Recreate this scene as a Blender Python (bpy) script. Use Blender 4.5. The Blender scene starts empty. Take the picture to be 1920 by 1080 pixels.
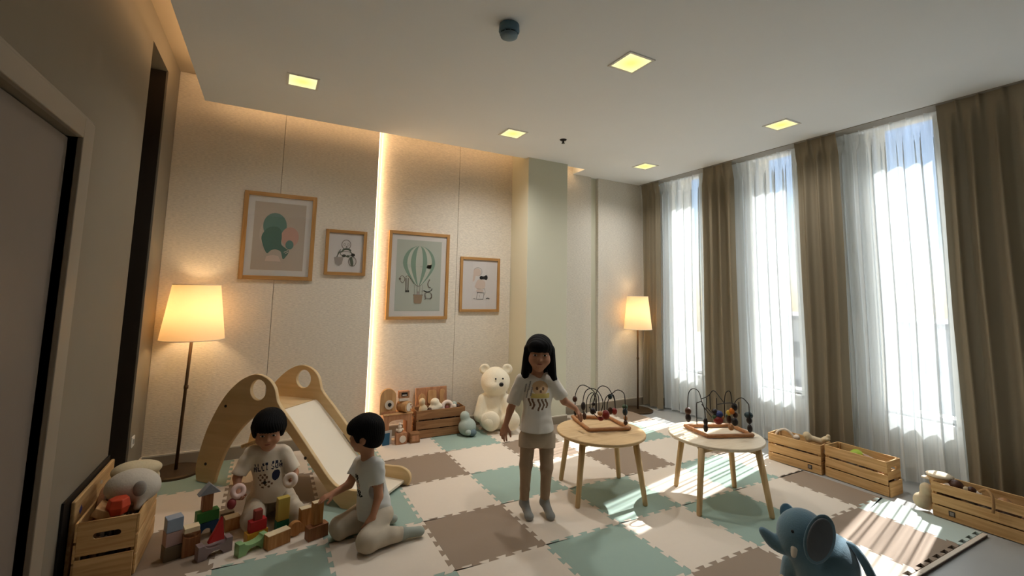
import bpy, bmesh, math, random
import numpy as np
from mathutils import Vector, Matrix, Quaternion
random.seed(7); np.random.seed(7)
scene = bpy.context.scene
COL = scene.collection
PI = math.pi
R_ = math.radians

# ------------------------------------------------------------------ camera (solved from the photograph)
FPX, PCX, PCY = 844.21, 960.0, 458.34
CAM = np.array([-1.615, -3.113, 1.555])
_y, _p, _r = R_(28.079), R_(6.027), R_(1.208)
_fw = np.array([math.sin(_y) * math.cos(_p), math.cos(_y) * math.cos(_p), math.sin(_p)])
_r0 = np.array([math.cos(_y), -math.sin(_y), 0.0]); _u0 = np.cross(_r0, _fw)
_rt = math.cos(_r) * _r0 + math.sin(_r) * _u0
_up = np.cross(_rt, _fw)
cd = bpy.data.cameras.new('camera'); cam = bpy.data.objects.new('camera', cd); COL.objects.link(cam)
cd.sensor_fit = 'HORIZONTAL'; cd.sensor_width = 36.0
cd.lens = FPX / 1920 * 36.0
cd.shift_y = -(540 - PCY) / 1920
cd.clip_start = 0.05; cd.clip_end = 500
M = Matrix(((_rt[0], _up[0], -_fw[0], CAM[0]), (_rt[1], _up[1], -_fw[1], CAM[1]), (_rt[2], _up[2], -_fw[2], CAM[2]), (0, 0, 0, 1)))
cam.matrix_world = M
scene.camera = cam

# ------------------------------------------------------------------ light and exposure
SUN_DIR = Vector((-1.0, -0.2, -1.0)).normalized()
w = bpy.data.worlds.new('sky'); scene.world = w; w.use_nodes = True
nt = w.node_tree; nt.nodes.clear()
out = nt.nodes.new('ShaderNodeOutputWorld'); bg = nt.nodes.new('ShaderNodeBackground'); sky = nt.nodes.new('ShaderNodeTexSky')
sky.sky_type = 'NISHITA'; sky.sun_disc = False
sky.sun_elevation = R_(44.5); sky.sun_rotation = R_(78.7)
sky.air_density = 1.0; sky.dust_density = 0.25; sky.ozone_density = 1.6
bg.inputs['Strength'].default_value = 0.055
nt.links.new(sky.outputs[0], bg.inputs[0]); nt.links.new(bg.outputs[0], out.inputs[0])
sl = bpy.data.lights.new('sun', 'SUN'); so = bpy.data.objects.new('sun', sl); COL.objects.link(so)
sl.energy = 6.2; sl.angle = R_(0.55); sl.color = (1.0, 0.985, 0.965)
so.rotation_euler = SUN_DIR.to_track_quat('-Z', 'Y').to_euler(); so.location = (14, 3, 14)
scene.view_settings.view_transform = 'Standard'; scene.view_settings.look = 'None'
scene.view_settings.gamma = 1.0; scene.view_settings.use_curve_mapping = False
scene.view_settings.exposure = 2.25
scene.cycles.max_bounces = 10; scene.cycles.diffuse_bounces = 5; scene.cycles.transparent_max_bounces = 16
scene.cycles.transmission_bounces = 6; scene.cycles.caustics_reflective = False; scene.cycles.caustics_refractive = False
scene.cycles.sample_clamp_indirect = 6.0

# ------------------------------------------------------------------ surveying helpers: turn a picture point into a place in the room
def ray(U, V): return _fw + _rt * (U - PCX) / FPX - _up * (V - PCY) / FPX
def on(U, V, ax, val):
    d = ray(U, V); t = (val - CAM[ax]) / d[ax]; return CAM + d * t
def fl(U, V, z=0.0): return on(U, V, 2, z)
def bb(U, V, base, d=0.0):
    n = np.array([CAM[0] - base[0], CAM[1] - base[1], 0.0]); n /= np.linalg.norm(n)
    q = np.array([base[0], base[1], 0.0]) + n * d; dr = ray(U, V); t = ((q - CAM) @ n) / (dr @ n); return CAM + dr * t

# ------------------------------------------------------------------ materials
def S(r, g, b):
    f = lambda c: (c / 255 / 12.92) if c / 255 <= 0.04045 else ((c / 255 + 0.055) / 1.055) ** 2.4
    return (f(r), f(g), f(b), 1.0)
MATS = {}
def mat(name, col, rough=0.6, var=0.0, scale=8.0, bump=0.0, bscale=60.0, metal=0.0, sheen=0.0, stretch=None, spec=0.35, coord='Object'):
    if name in MATS: return MATS[name]
    m = bpy.data.materials.new(name); m.use_nodes = True; MATS[name] = m
    n = m.node_tree; b = n.nodes['Principled BSDF']
    b.inputs['Roughness'].default_value = rough; b.inputs['Metallic'].default_value = metal
    b.inputs['Specular IOR Level'].default_value = spec
    if sheen: b.inputs['Sheen Weight'].default_value = sheen
    tc = n.nodes.new('ShaderNodeTexCoord'); mp = n.nodes.new('ShaderNodeMapping')
    n.links.new(tc.outputs[coord], mp.inputs[0])
    if stretch: mp.inputs['Scale'].default_value = stretch
    tex = n.nodes.new('ShaderNodeTexNoise'); tex.inputs['Scale'].default_value = scale; tex.inputs['Detail'].default_value = 4
    n.links.new(mp.outputs[0], tex.inputs['Vector'])
    cr = n.nodes.new('ShaderNodeMix'); cr.data_type = 'RGBA'
    lo = tuple(max(0, c * (1 - var)) for c in col[:3]) + (1,); hi = tuple(min(1, c * (1 + var)) for c in col[:3]) + (1,)
    cr.inputs[6].default_value = lo; cr.inputs[7].default_value = hi
    n.links.new(tex.outputs[0], cr.inputs[0]); n.links.new(cr.outputs[2], b.inputs['Base Color'])
    if bump:
        t2 = n.nodes.new('ShaderNodeTexNoise'); t2.inputs['Scale'].default_value = bscale; t2.inputs['Detail'].default_value = 3
        n.links.new(mp.outputs[0], t2.inputs['Vector'])
        bp = n.nodes.new('ShaderNodeBump'); bp.inputs['Strength'].default_value = bump; bp.inputs['Distance'].default_value = 0.004
        n.links.new(t2.outputs[0], bp.inputs['Height']); n.links.new(bp.outputs[0], b.inputs['Normal'])
    return m
def wood(name, c1, c2, axis=0, rough=0.55, scale=3.0):
    if name in MATS: return MATS[name]
    m = bpy.data.materials.new(name); m.use_nodes = True; MATS[name] = m
    n = m.node_tree; b = n.nodes['Principled BSDF']; b.inputs['Roughness'].default_value = rough; b.inputs['Specular IOR Level'].default_value = 0.3
    tc = n.nodes.new('ShaderNodeTexCoord'); mp = n.nodes.new('ShaderNodeMapping'); n.links.new(tc.outputs['Object'], mp.inputs[0])
    sc = [14.0, 14.0, 14.0]; sc[axis] = 1.0; mp.inputs['Scale'].default_value = sc
    oi = n.nodes.new('ShaderNodeObjectInfo'); va = n.nodes.new('ShaderNodeVectorMath'); va.operation = 'ADD'
    vm = n.nodes.new('ShaderNodeVectorMath'); vm.operation = 'SCALE'; vm.inputs[0].default_value = (9, 7, 5)
    n.links.new(oi.outputs['Random'], vm.inputs['Scale']); n.links.new(mp.outputs[0], va.inputs[0]); n.links.new(vm.outputs[0], va.inputs[1])
    t = n.nodes.new('ShaderNodeTexNoise'); t.inputs['Scale'].default_value = scale; t.inputs['Detail'].default_value = 6; t.inputs['Distortion'].default_value = 0.6
    n.links.new(va.outputs[0], t.inputs['Vector'])
    r = n.nodes.new('ShaderNodeValToRGB'); r.color_ramp.elements[0].position = 0.33; r.color_ramp.elements[1].position = 0.68
    r.color_ramp.elements[0].color = c1; r.color_ramp.elements[1].color = c2
    n.links.new(t.outputs[0], r.inputs[0]); n.links.new(r.outputs[0], b.inputs['Base Color'])
    bp = n.nodes.new('ShaderNodeBump'); bp.inputs['Strength'].default_value = 0.15; bp.inputs['Distance'].default_value = 0.002
    n.links.new(t.outputs[0], bp.inputs['Height']); n.links.new(bp.outputs[0], b.inputs['Normal'])
    return m
def emit(name, col, strength):
    if name in MATS: return MATS[name]
    m = bpy.data.materials.new(name); m.use_nodes = True; MATS[name] = m
    n = m.node_tree; n.nodes.clear(); o = n.nodes.new('ShaderNodeOutputMaterial'); e = n.nodes.new('ShaderNodeEmission')
    e.inputs[0].default_value = col; e.inputs[1].default_value = strength; n.links.new(e.outputs[0], o.inputs[0]); return m
def cloth_mix(name, col, transp, transl, density=0.0):
    """thin fabric: part of the light passes straight through the weave, part is scattered through, the rest is reflected"""
    m = bpy.data.materials.new(name); m.use_nodes = True; MATS[name] = m
    n = m.node_tree; n.nodes.clear(); o = n.nodes.new('ShaderNodeOutputMaterial')
    d = n.nodes.new('ShaderNodeBsdfDiffuse'); t = n.nodes.new('ShaderNodeBsdfTranslucent'); tr = n.nodes.new('ShaderNodeBsdfTransparent')
    d.inputs[0].default_value = col; t.inputs[0].default_value = col
    tc = n.nodes.new('ShaderNodeTexCoord'); mp = n.nodes.new('ShaderNodeMapping'); n.links.new(tc.outputs['Object'], mp.inputs[0])
    mp.inputs['Scale'].default_value = (1, 1, 0.02)
    no = n.nodes.new('ShaderNodeTexNoise'); no.inputs['Scale'].default_value = 26; no.inputs['Detail'].default_value = 3
    n.links.new(mp.outputs[0], no.inputs['Vector'])
    m1 = n.nodes.new('ShaderNodeMixShader'); m1.inputs[0].default_value = transl / max(1e-4, (1 - transp))
    n.links.new(d.outputs[0], m1.inputs[1]); n.links.new(t.outputs[0], m1.inputs[2])
    m2 = n.nodes.new('ShaderNodeMixShader')
    if density:
        mr = n.nodes.new('ShaderNodeMapRange'); mr.inputs[1].default_value = 0.3; mr.inputs[2].default_value = 0.7
        mr.inputs[3].default_value = max(0, transp - density); mr.inputs[4].default_value = transp + density
        n.links.new(no.outputs[0], mr.inputs[0]); n.links.new(mr.outputs[0], m2.inputs[0])
    else: m2.inputs[0].default_value = transp
    n.links.new(m1.outputs[0], m2.inputs[1]); n.links.new(tr.outputs[0], m2.inputs[2]); n.links.new(m2.outputs[0], o.inputs[0])
    return m
def linen(name, c, var=0.3, bump=0.45):
    """woven wall cloth: short horizontal slubs"""
    m = mat(name, c, 0.9, var, 34.0, bump, 34.0, stretch=(1.0, 1.0, 4.5), spec=0.1); return m
def glassmat(name, gloss=0.06):
    m = bpy.data.materials.new(name); m.use_nodes = True; MATS[name] = m
    n = m.node_tree; n.nodes.clear(); o = n.nodes.new('ShaderNodeOutputMaterial')
    tr = n.nodes.new('ShaderNodeBsdfTransparent'); g = n.nodes.new('ShaderNodeBsdfGlossy'); g.inputs['Roughness'].default_value = 0.02
    mx = n.nodes.new('ShaderNodeMixShader'); mx.inputs[0].default_value = gloss; n.links.new(tr.outputs[0], mx.inputs[1]); n.links.new(g.outputs[0], mx.inputs[2])
    n.links.new(mx.outputs[0], o.inputs[0]); return m

# ------------------------------------------------------------------ object helpers
def tag(o, label=None, cat=None, group=None, kind=None):
    if label: o['label'] = label
    if cat: o['category'] = cat
    if group: o['group'] = group
    if kind: o['kind'] = kind
    return o
def thing(name, label, cat, loc=(0, 0, 0), rotz=0.0, group=None):
    o = bpy.data.objects.new(name, None); COL.objects.link(o); o.empty_display_size = 0.1
    o.location = loc; o.rotation_euler = (0, 0, rotz); return tag(o, label, cat, group)
def link(name, me, material, parent=None, bevel=0.0, smooth=False, world=False):
    o = bpy.data.objects.new(name, me); COL.objects.link(o)
    if material is not None:
        for m in (material if isinstance(material, (list, tuple)) else [material]): me.materials.append(m)
    if parent is not None:
        o.parent = parent
        if world:
            e = parent; mt = Matrix.Identity(4)
            while e is not None:
                mt = (Matrix.Translation(e.location) @ e.rotation_euler.to_matrix().to_4x4()) @ mt if e.type == 'EMPTY' else mt
                e = e.parent
            o.matrix_parent_inverse = mt.inverted()
    if smooth: me.polygons.foreach_set('use_smooth', [True] * len(me.polygons))
    if bevel:
        b = o.modifiers.new('bevel', 'BEVEL'); b.width = bevel; b.segments = 2; b.limit_method = 'ANGLE'; b.angle_limit = R_(40)
    return o
class MB:
    def __init__(s): s.v = []; s.f = []; s.mi = []
    def add(s, vs, fs, mi=0):
        k = len(s.v); s.v += [tuple(float(c) for c in v) for v in vs]; s.f += [tuple(i + k for i in f) for f in fs]; s.mi += [mi] * len(fs); return s
    def box(s, c, d, rot=None, mi=0):
        x, y, z = (d[0] / 2, d[1] / 2, d[2] / 2); vs = [Vector((sx * x, sy * y, sz * z)) for sz in (-1, 1) for sy in (-1, 1) for sx in (-1, 1)]
        if rot is not None: vs = [rot @ v for v in vs]
        vs = [v + Vector(c) for v in vs]
        return s.add(vs, [(0, 2, 3, 1), (4, 5, 7, 6), (0, 1, 5, 4), (2, 6, 7, 3), (0, 4, 6, 2), (1, 3, 7, 5)], mi)
    def b2(s, lo, hi, mi=0):
        return s.box([(a + b) / 2 for a, b in zip(lo, hi)], [abs(b - a) for a, b in zip(lo, hi)], None, mi)
    def cyl(s, p0, p1, r0, r1=None, n=16, mi=0): return s.tube([p0, p1], [r0, r0 if r1 is None else r1], n, mi)
    def tube(s, pts, r, n=8, mi=0, cap=True, closed=False):
        pts = [Vector(p) for p in pts]; N = len(pts); rs = r if isinstance(r, (list, tuple)) else [r] * N
        ref = None; vs = []; fs = []
        for i, p in enumerate(pts):
            a = pts[(i - 1) % N] if (closed or i > 0) else p; b = pts[(i + 1) % N] if (closed or i < N - 1) else p
            t = (b - a); t = t.normalized() if t.length > 1e-9 else Vector((0, 0, 1))
            if ref is None: ref = t.orthogonal().normalized()
            ref = (ref - t * ref.dot(t)); ref = ref.normalized() if ref.length > 1e-6 else t.orthogonal().normalized()
            bi = t.cross(ref)
            for k in range(n):
                a2 = 2 * PI * k / n; vs.append(p + (ref * math.cos(a2) + bi * math.sin(a2)) * rs[i])
        for i in range(N if closed else N - 1):
            j = (i + 1) % N
            for k in range(n):
                l = (k + 1) % n; fs.append((i * n + k, i * n + l, j * n + l, j * n + k))
        if cap and not closed:
            fs.append(tuple(range(n - 1, -1, -1))); fs.append(tuple((N - 1) * n + k for k in range(n)))
        return s.add(vs, fs, mi)
    def lathe(s, prof, c=(0, 0, 0), n=24, mi=0, closed=False):
        vs = []; fs = []; c = Vector(c)
        for r, z in prof:
            for k in range(n): vs.append(c + Vector((r * math.cos(2 * PI * k / n), r * math.sin(2 * PI * k / n), z)))
        P = len(prof)
        for i in range(P if closed else P - 1):
            j = (i + 1) % P
            for k in range(n): l = (k + 1) % n; fs.append((i * n + k, i * n + l, j * n + l, j * n + k))
        if not closed:
            if prof[0][0] > 1e-6: fs.append(tuple(range(n - 1, -1, -1)))
            if prof[-1][0] > 1e-6: fs.append(tuple((P - 1) * n + k for k in range(n)))
        return s.add(vs, fs, mi)
    def ball(s, c, r, n=14, mi=0):
        r = r if isinstance(r, (list, tuple)) else (r, r, r); vs = []; fs = []
        m = n // 2 + 1
        for i in range(m + 1):
            th = PI * i / m
            for k in range(n): vs.append((c[0] + r[0] * math.sin(th) * math.cos(2 * PI * k / n), c[1] + r[1] * math.sin(th) * math.sin(2 * PI * k / n), c[2] - r[2] * math.cos(th)))
        for i in range(m):
            for k in range(n): l = (k + 1) % n; fs.append((i * n + k, i * n + l, (i + 1) * n + l, (i + 1) * n + k))
        return s.add(vs, fs, mi)
    def torus(s, c, R, r, rot=None, n=28, m=10, mi=0):
        pts = []
        for k in range(n):
            v = Vector((R * math.cos(2 * PI * k / n), R * math.sin(2 * PI * k / n), 0)); v = rot @ v if rot is not None else v; pts.append(v + Vector(c))
        return s.tube(pts, r, m, mi, closed=True)
    def mesh(s, name='m'):
        me = bpy.data.meshes.new(name); me.from_pydata(s.v, [], s.f); me.update()
        if any(s.mi): me.polygons.foreach_set('material_index', s.mi)
        bm = bmesh.new(); bm.from_mesh(me); bmesh.ops.recalc_face_normals(bm, faces=bm.faces); bm.to_mesh(me); bm.free()
        return me
    def obj(s, name, material, parent=None, bevel=0.0, smooth=False, world=False):
        return link(name, s.mesh(name), material, parent, bevel, smooth, world)
def prism(loops, depth, frame=None, bevel=0.0):
    """solid from flat outlines (inner loops are holes); frame maps (a, b, thickness) into 3-D"""
    cu = bpy.data.curves.new('outline', 'CURVE'); cu.dimensions = '2D'; cu.fill_mode = 'BOTH'; cu.extrude = depth / 2 - bevel; cu.bevel_depth = bevel; cu.bevel_resolution = 1
    for lp in loops:
        sp = cu.splines.new('POLY'); sp.points.add(len(lp) - 1); sp.use_cyclic_u = True
        for p, q in zip(sp.points, lp): p.co = (q[0], q[1], 0, 1)
    ob = bpy.data.objects.new('outline', cu); me = bpy.data.meshes.new_from_object(ob)
    bpy.data.objects.remove(ob); bpy.data.curves.remove(cu)
    if frame is not None: me.transform(frame)
    bm = bmesh.new(); bm.from_mesh(me); bmesh.ops.remove_doubles(bm, verts=bm.verts, dist=1e-5); bmesh.ops.recalc_face_normals(bm, faces=bm.faces); bm.to_mesh(me); bm.free()
    return me
def fr(o, ax, ay):
    """frame: origin, direction of a, direction of b; thickness along their cross product"""
    ax = Vector(ax).normalized(); ay = Vector(ay).normalized(); az = ax.cross(ay)
    return Matrix(((ax[0], ay[0], az[0], o[0]), (ax[1], ay[1], az[1], o[1]), (ax[2], ay[2], az[2], o[2]), (0, 0, 0, 1)))
def circle(c, r, n=28, ry=None): ry = r if ry is None else ry; return [(c[0] + r * math.cos(2 * PI * k / n), c[1] + ry * math.sin(2 * PI * k / n)) for k in range(n)]
def rrect(x0, y0, x1, y1, r, n=5):
    o = []
    for cx, cy, a in ((x1 - r, y0 + r, -90), (x1 - r, y1 - r, 0), (x0 + r, y1 - r, 90), (x0 + r, y0 + r, 180)):
        for k in range(n + 1): t = R_(a + 90 * k / n); o.append((cx + r * math.cos(t), cy + r * math.sin(t)))
    return o
def spline(pts, n=8, closed=False):
    """Catmull-Rom through points"""
    P = [np.array(p, float) for p in pts]; N = len(P); o = []
    for i in range(N if closed else N - 1):
        p0 = P[(i - 1) % N] if (closed or i > 0) else P[i]; p1 = P[i]; p2 = P[(i + 1) % N]; p3 = P[(i + 2) % N] if (closed or i + 2 < N) else p2
        for k in range(n):
            t = k / n; o.append(0.5 * ((2 * p1) + (-p0 + p2) * t + (2 * p0 - 5 * p1 + 4 * p2 - p3) * t * t + (-p0 + 3 * p1 - 3 * p2 + p3) * t ** 3))
    if not closed: o.append(P[-1])
    return [tuple(q) for q in o]
def copy_tree(o, parent=None):
    c = o.copy(); COL.objects.link(c)
    if parent is not None: c.parent = parent
    for ch in list(o.children): copy_tree(ch, c)
    return c

# ------------------------------------------------------------------ soft bodies: blended rounded volumes turned into one continuous skin
class SDF:
    def __init__(s): s.p = []
    def cap(s, a, b, ra, rb=None, k=0.012, op='u'): s.p.append(('cap', np.array(a, float), np.array(b, float), float(ra), float(ra if rb is None else rb), k, op)); return s
    def ell(s, c, r, R=None, k=0.012, op='u'):
        r = np.array(r if isinstance(r, (list, tuple, np.ndarray)) else (r, r, r), float)
        s.p.append(('ell', np.array(c, float), r, np.eye(3) if R is None else np.array(R, float), k, op)); return s
    def box(s, c, h, rad, R=None, k=0.012, op='u'): s.p.append(('box', np.array(c, float), np.array(h, float), float(rad), np.eye(3) if R is None else np.array(R, float), k, op)); return s
    def plane(s, pt, n, k=0.004): s.p.append(('pl', np.array(pt, float), np.array(n, float) / np.linalg.norm(n), k, 'i')); return s   # keeps the side the normal points away from
    def wrinkle(s, fn): s.p.append(('wr', fn, 0, 'w')); return s
    def mesh(s, vox, name='body', matfn=None, smooth=2):
        lo = np.full(3, 1e9); hi = np.full(3, -1e9)
        for p in s.p:
            if p[-1] != 'u': continue
            if p[0] == 'cap': r = max(p[3], p[4]); l = np.minimum(p[1], p[2]) - r; h = np.maximum(p[1], p[2]) + r
            elif p[0] == 'ell': e = np.abs(p[3]) @ p[2]; l = p[1] - e; h = p[1] + e
            else: e = np.abs(p[4]) @ (p[2] + p[3]); l = p[1] - e; h = p[1] + e
            lo = np.minimum(lo, l); hi = np.maximum(hi, h)
        lo -= 4 * vox; hi += 4 * vox
        n = np.ceil((hi - lo) / vox).astype(int) + 1
        ax = [(lo[i] + vox * np.arange(n[i])).astype(np.float32) for i in range(3)]
        F = np.full(n, 0.2, np.float32)
        for p in s.p:
            typ, op = p[0], p[-1]; k = p[-2]
            if typ == 'wr':
                F += p[1](ax[0][:, None, None], ax[1][None, :, None], ax[2][None, None, :]).astype(np.float32); continue
            if typ == 'pl':
                d = ((ax[0][:, None, None] - p[1][0]) * p[2][0] + (ax[1][None, :, None] - p[1][1]) * p[2][1] + (ax[2][None, None, :] - p[1][2]) * p[2][2]).astype(np.float32)
                h = np.clip(0.5 - 0.5 * (F - d) / k, 0, 1); F = F * (1 - h) + d * h + k * h * (1 - h); continue
            mg = 0.02 + 3 * k
            if typ == 'cap': r = max(p[3], p[4]); l = np.minimum(p[1], p[2]) - r - mg; h = np.maximum(p[1], p[2]) + r + mg
            elif typ == 'ell': e = np.abs(p[3]) @ p[2]; l = p[1] - e - mg; h = p[1] + e + mg
            else: e = np.abs(p[4]) @ (p[2] + p[3]); l = p[1] - e - mg; h = p[1] + e + mg
            i0 = np.maximum(np.floor((l - lo) / vox).astype(int), 0); i1 = np.minimum(np.ceil((h - lo) / vox).astype(int) + 1, n)
            if np.any(i1 <= i0): continue
            sl_ = tuple(slice(a, b) for a, b in zip(i0, i1))
            X = ax[0][sl_[0]][:, None, None]; Y = ax[1][sl_[1]][None, :, None]; Z = ax[2][sl_[2]][None, None, :]
            if typ == 'cap':
                a, b = p[1], p[2]; v = b - a; vv = float(v @ v) + 1e-12
                t = np.clip(((X - a[0]) * v[0] + (Y - a[1]) * v[1] + (Z - a[2]) * v[2]) / vv, 0, 1)
                d = np.sqrt((X - a[0] - t * v[0]) ** 2 + (Y - a[1] - t * v[1]) ** 2 + (Z - a[2] - t * v[2]) ** 2) - (p[3] + t * (p[4] - p[3]))
            else:
                Rm = p[3] if typ == 'ell' else p[4]; c = p[1]
                q = [((X - c[0]) * Rm[0, i] + (Y - c[1]) * Rm[1, i] + (Z - c[2]) * Rm[2, i]) for i in range(3)]
                if typ == 'ell':
                    r = p[2]; k0 = np.sqrt((q[0] / r[0]) ** 2 + (q[1] / r[1]) ** 2 + (q[2] / r[2]) ** 2)
                    k1 = np.sqrt((q[0] / r[0] ** 2) ** 2 + (q[1] / r[1] ** 2) ** 2 + (q[2] / r[2] ** 2) ** 2) + 1e-9
                    d = k0 * (k0 - 1) / k1; d = np.where(k0 < 0.3, -float(r.min()) * 0.7, d)
                else:
                    g = [np.abs(q[i]) - p[2][i] for i in range(3)]
                    d = np.sqrt(sum(np.maximum(e, 0) ** 2 for e in g)) + np.minimum(np.maximum(np.maximum(g[0], g[1]), g[2]), 0) - p[3]
            G = F[sl_]; d = d.astype(np.float32)
            if op == 'u': h = np.clip(0.5 + 0.5 * (G - d) / k, 0, 1); F[sl_] = G * (1 - h) + d * h - k * h * (1 - h)
            else: d = -d; h = np.clip(0.5 - 0.5 * (G - d) / k, 0, 1); F[sl_] = G * (1 - h) + d * h + k * h * (1 - h)
        return nets(F, lo, vox, name, matfn, smooth)
def nets(F, lo, vox, name, matfn=None, smooth=2):
    F[0] = F[-1] = 1; F[:, 0] = F[:, -1] = 1; F[:, :, 0] = F[:, :, -1] = 1
    In = F < 0
    c = np.zeros(tuple(k - 1 for k in F.shape), np.int8)
    offs = [(a, b, d) for a in (0, 1) for b in (0, 1) for d in (0, 1)]
    nx, ny, nz = F.shape
    for a, b, d in offs: c += In[a:nx - 1 + a, b:ny - 1 + b, d:nz - 1 + d]
    act = np.argwhere((c > 0) & (c < 8)); idx = np.full(c.shape, -1, np.int32); idx[act[:, 0], act[:, 1], act[:, 2]] = np.arange(len(act))
    val = {o: F[act[:, 0] + o[0], act[:, 1] + o[1], act[:, 2] + o[2]] for o in offs}
    acc = np.zeros((len(act), 3)); cnt = np.zeros(len(act))
    for o in offs:
        for axis in range(3):
            if o[axis]: continue
            o2 = list(o); o2[axis] = 1; o2 = tuple(o2); v0, v1 = val[o], val[o2]; m = (v0 < 0) != (v1 < 0)
            t = np.where(m, v0 / np.where(m, v0 - v1, 1), 0)
            P = np.tile(np.array(o, float), (len(act), 1)); P[:, axis] = t; acc[m] += P[m]; cnt[m] += 1
    V = lo + vox * (act + acc / np.maximum(cnt, 1)[:, None])
    Q = []
    for axis in range(3):
        o = [0, 0, 0]; o[axis] = 1
        A = In[:nx - o[0], :ny - o[1], :nz - o[2]]; B = In[o[0]:, o[1]:, o[2]:]
        e = np.argwhere(A != B); e = e[(e[:, (axis + 1) % 3] > 0) & (e[:, (axis + 2) % 3] > 0)]
        flip = A[e[:, 0], e[:, 1], e[:, 2]]
        u = np.zeros(3, int); u[(axis + 1) % 3] = 1; v = np.zeros(3, int); v[(axis + 2) % 3] = 1
        g = lambda k: idx[k[:, 0], k[:, 1], k[:, 2]]
        q = np.stack([g(e - u - v), g(e - v), g(e), g(e - u)], 1)
        q[~flip] = q[~flip][:, ::-1]; Q.append(q)
    Q = np.concatenate(Q)
    for _ in range(smooth):   # gentle relaxation of the skin
        s = np.zeros_like(V); n = np.zeros(len(V))
        for a in range(4):
            np.add.at(s, Q[:, a], V[Q[:, (a + 1) % 4]]); np.add.at(n, Q[:, a], 1)
        V = V * 0.5 + 0.5 * s / np.maximum(n, 1)[:, None]
    me = bpy.data.meshes.new(name); me.vertices.add(len(V)); me.vertices.foreach_set('co', V.astype(np.float32).ravel())
    me.loops.add(len(Q) * 4); me.loops.foreach_set('vertex_index', Q.astype(np.int32).ravel())
    me.polygons.add(len(Q)); me.polygons.foreach_set('loop_start', np.arange(0, len(Q) * 4, 4, dtype=np.int32))
    me.polygons.foreach_set('use_smooth', np.ones(len(Q), bool))
    if matfn is not None:
        ctr = V[Q].mean(1); nr = np.cross(V[Q[:, 1]] - V[Q[:, 0]], V[Q[:, 2]] - V[Q[:, 0]]); nr /= (np.linalg.norm(nr, axis=1)[:, None] + 1e-12)
        me.polygons.foreach_set('material_index', matfn(ctr, nr).astype(np.int32))
    me.update(calc_edges=True); me.validate(); return me

# ================================================================== THE SETTING
XL, XR, YB, ZC, ZT = -2.48, 3.5, 1.88, 3.197, 3.53
YR = -5.0
M_floor = mat('floor_tile', S(166, 168, 166), 0.35, 0.05, 4, 0.05, 20)
M_ceil = mat('ceiling_paint', S(236, 239, 240), 0.9, 0.015, 3)
M_left = mat('taupe_paint', S(134, 124, 108), 0.8, 0.03, 6, 0.06, 300)
M_linen = linen('wall_linen', S(228, 218, 202))
M_linen2 = linen('wall_linen_pale', S(214, 208, 196))
M_pillar = mat('pillar_paint', S(205, 203, 182), 0.75, 0.015, 5)
M_base = mat('baseboard_paint', S(146, 134, 116), 0.45, 0.03, 6)
M_basetop = mat('baseboard_highlight', S(214, 205, 188), 0.4)
M_dark = mat('dark_veneer', S(46, 36, 26), 0.6, 0.15, 5)
M_black = mat('darkness_black', S(14, 12, 10), 0.55)  # colours in the darkness of the niche and at the left wall
M_white = mat('white_paint', S(226, 224, 218), 0.5, 0.01)
M_case = mat('door_casing', S(146, 134, 118), 0.5, 0.03)
M_door = mat('door_leaf', S(124, 112, 102), 0.55, 0.03)
E_cove = emit('cove_led', (1.0, 0.64, 0.34, 1), 4.0)

def structure(o): o['kind'] = 'structure'; return o
fb = MB(); fb.b2((XL - 0.6, YR, -0.12), (XR + 0.1, YB + 0.2, -0.02)); structure(fb.obj('floor', M_floor))

# dropped ceiling: a slab that stops short of the left and back walls, leaving the lit cove
c = MB(); c.b2((-2.235, YR, ZC), (XR, 1.6, ZC + 0.09)); c.b2((1.98, 1.6, ZC), (XR, 2.05, ZC + 0.09))
ceil = structure(c.obj('ceiling', M_ceil))
c2 = MB(); c2.b2((XL - 0.6, YR, ZT), (XR + 0.5, 2.1, ZT + 0.1)); structure(c2.obj('ceiling_cove_top', mat('cove_paint', S(166, 152, 130), 0.9)))
def led(name, lo, hi): b = MB(); b.b2(lo, hi); o = b.obj(name, E_cove); return structure(o)
led('trim_1', (-2.30 + 0.075, YR + 0.4, ZC + 0.095), (-2.30 + 0.095, 1.55, ZC + 0.11))
led('trim_2', (-2.2, 1.56, ZC + 0.095), (1.95, 1.58, ZC + 0.11))
led('trim_3', (1.7, 1.62, ZC + 0.09), (1.96, 1.635, ZC + 0.105))

# back wall and its cloth panels
wb = MB(); wb.b2((XL - 0.6, 2.0, -0.12), (XR + 0.5, 2.1, ZT)); wall_back = structure(wb.obj('wall_back', M_linen))
def panel(x0, x1, y, m): b = MB(); b.b2((x0, y, -0.02), (x1, 1.999, ZT)); return b.obj('wall_panel', m, wall_back, bevel=0.003)
panel(XL, -1.5825, YB, M_linen); panel(-1.5795, -0.645, YB, M_linen)
panel(-0.60, 0.3385, 1.95, M_linen); panel(0.3415, 1.09, 1.95, M_linen)
panel(1.64, 2.30, YB, M_linen2); panel(2.425, XR, YB, M_linen2)
b = MB(); b.b2((2.299, 1.93, -0.02), (2.426, 1.999, ZT)); b.obj('reveal_strip', M_pillar, wall_back)
led('trim_4', (-0.6448, 1.90, 0.02), (-0.640, 1.942, ZT - 0.05))
pb = MB(); pb.b2((1.07, 1.53, -0.02), (1.65, 1.999, ZT)); structure(pb.obj('pillar', M_pillar, bevel=0.006))

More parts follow.
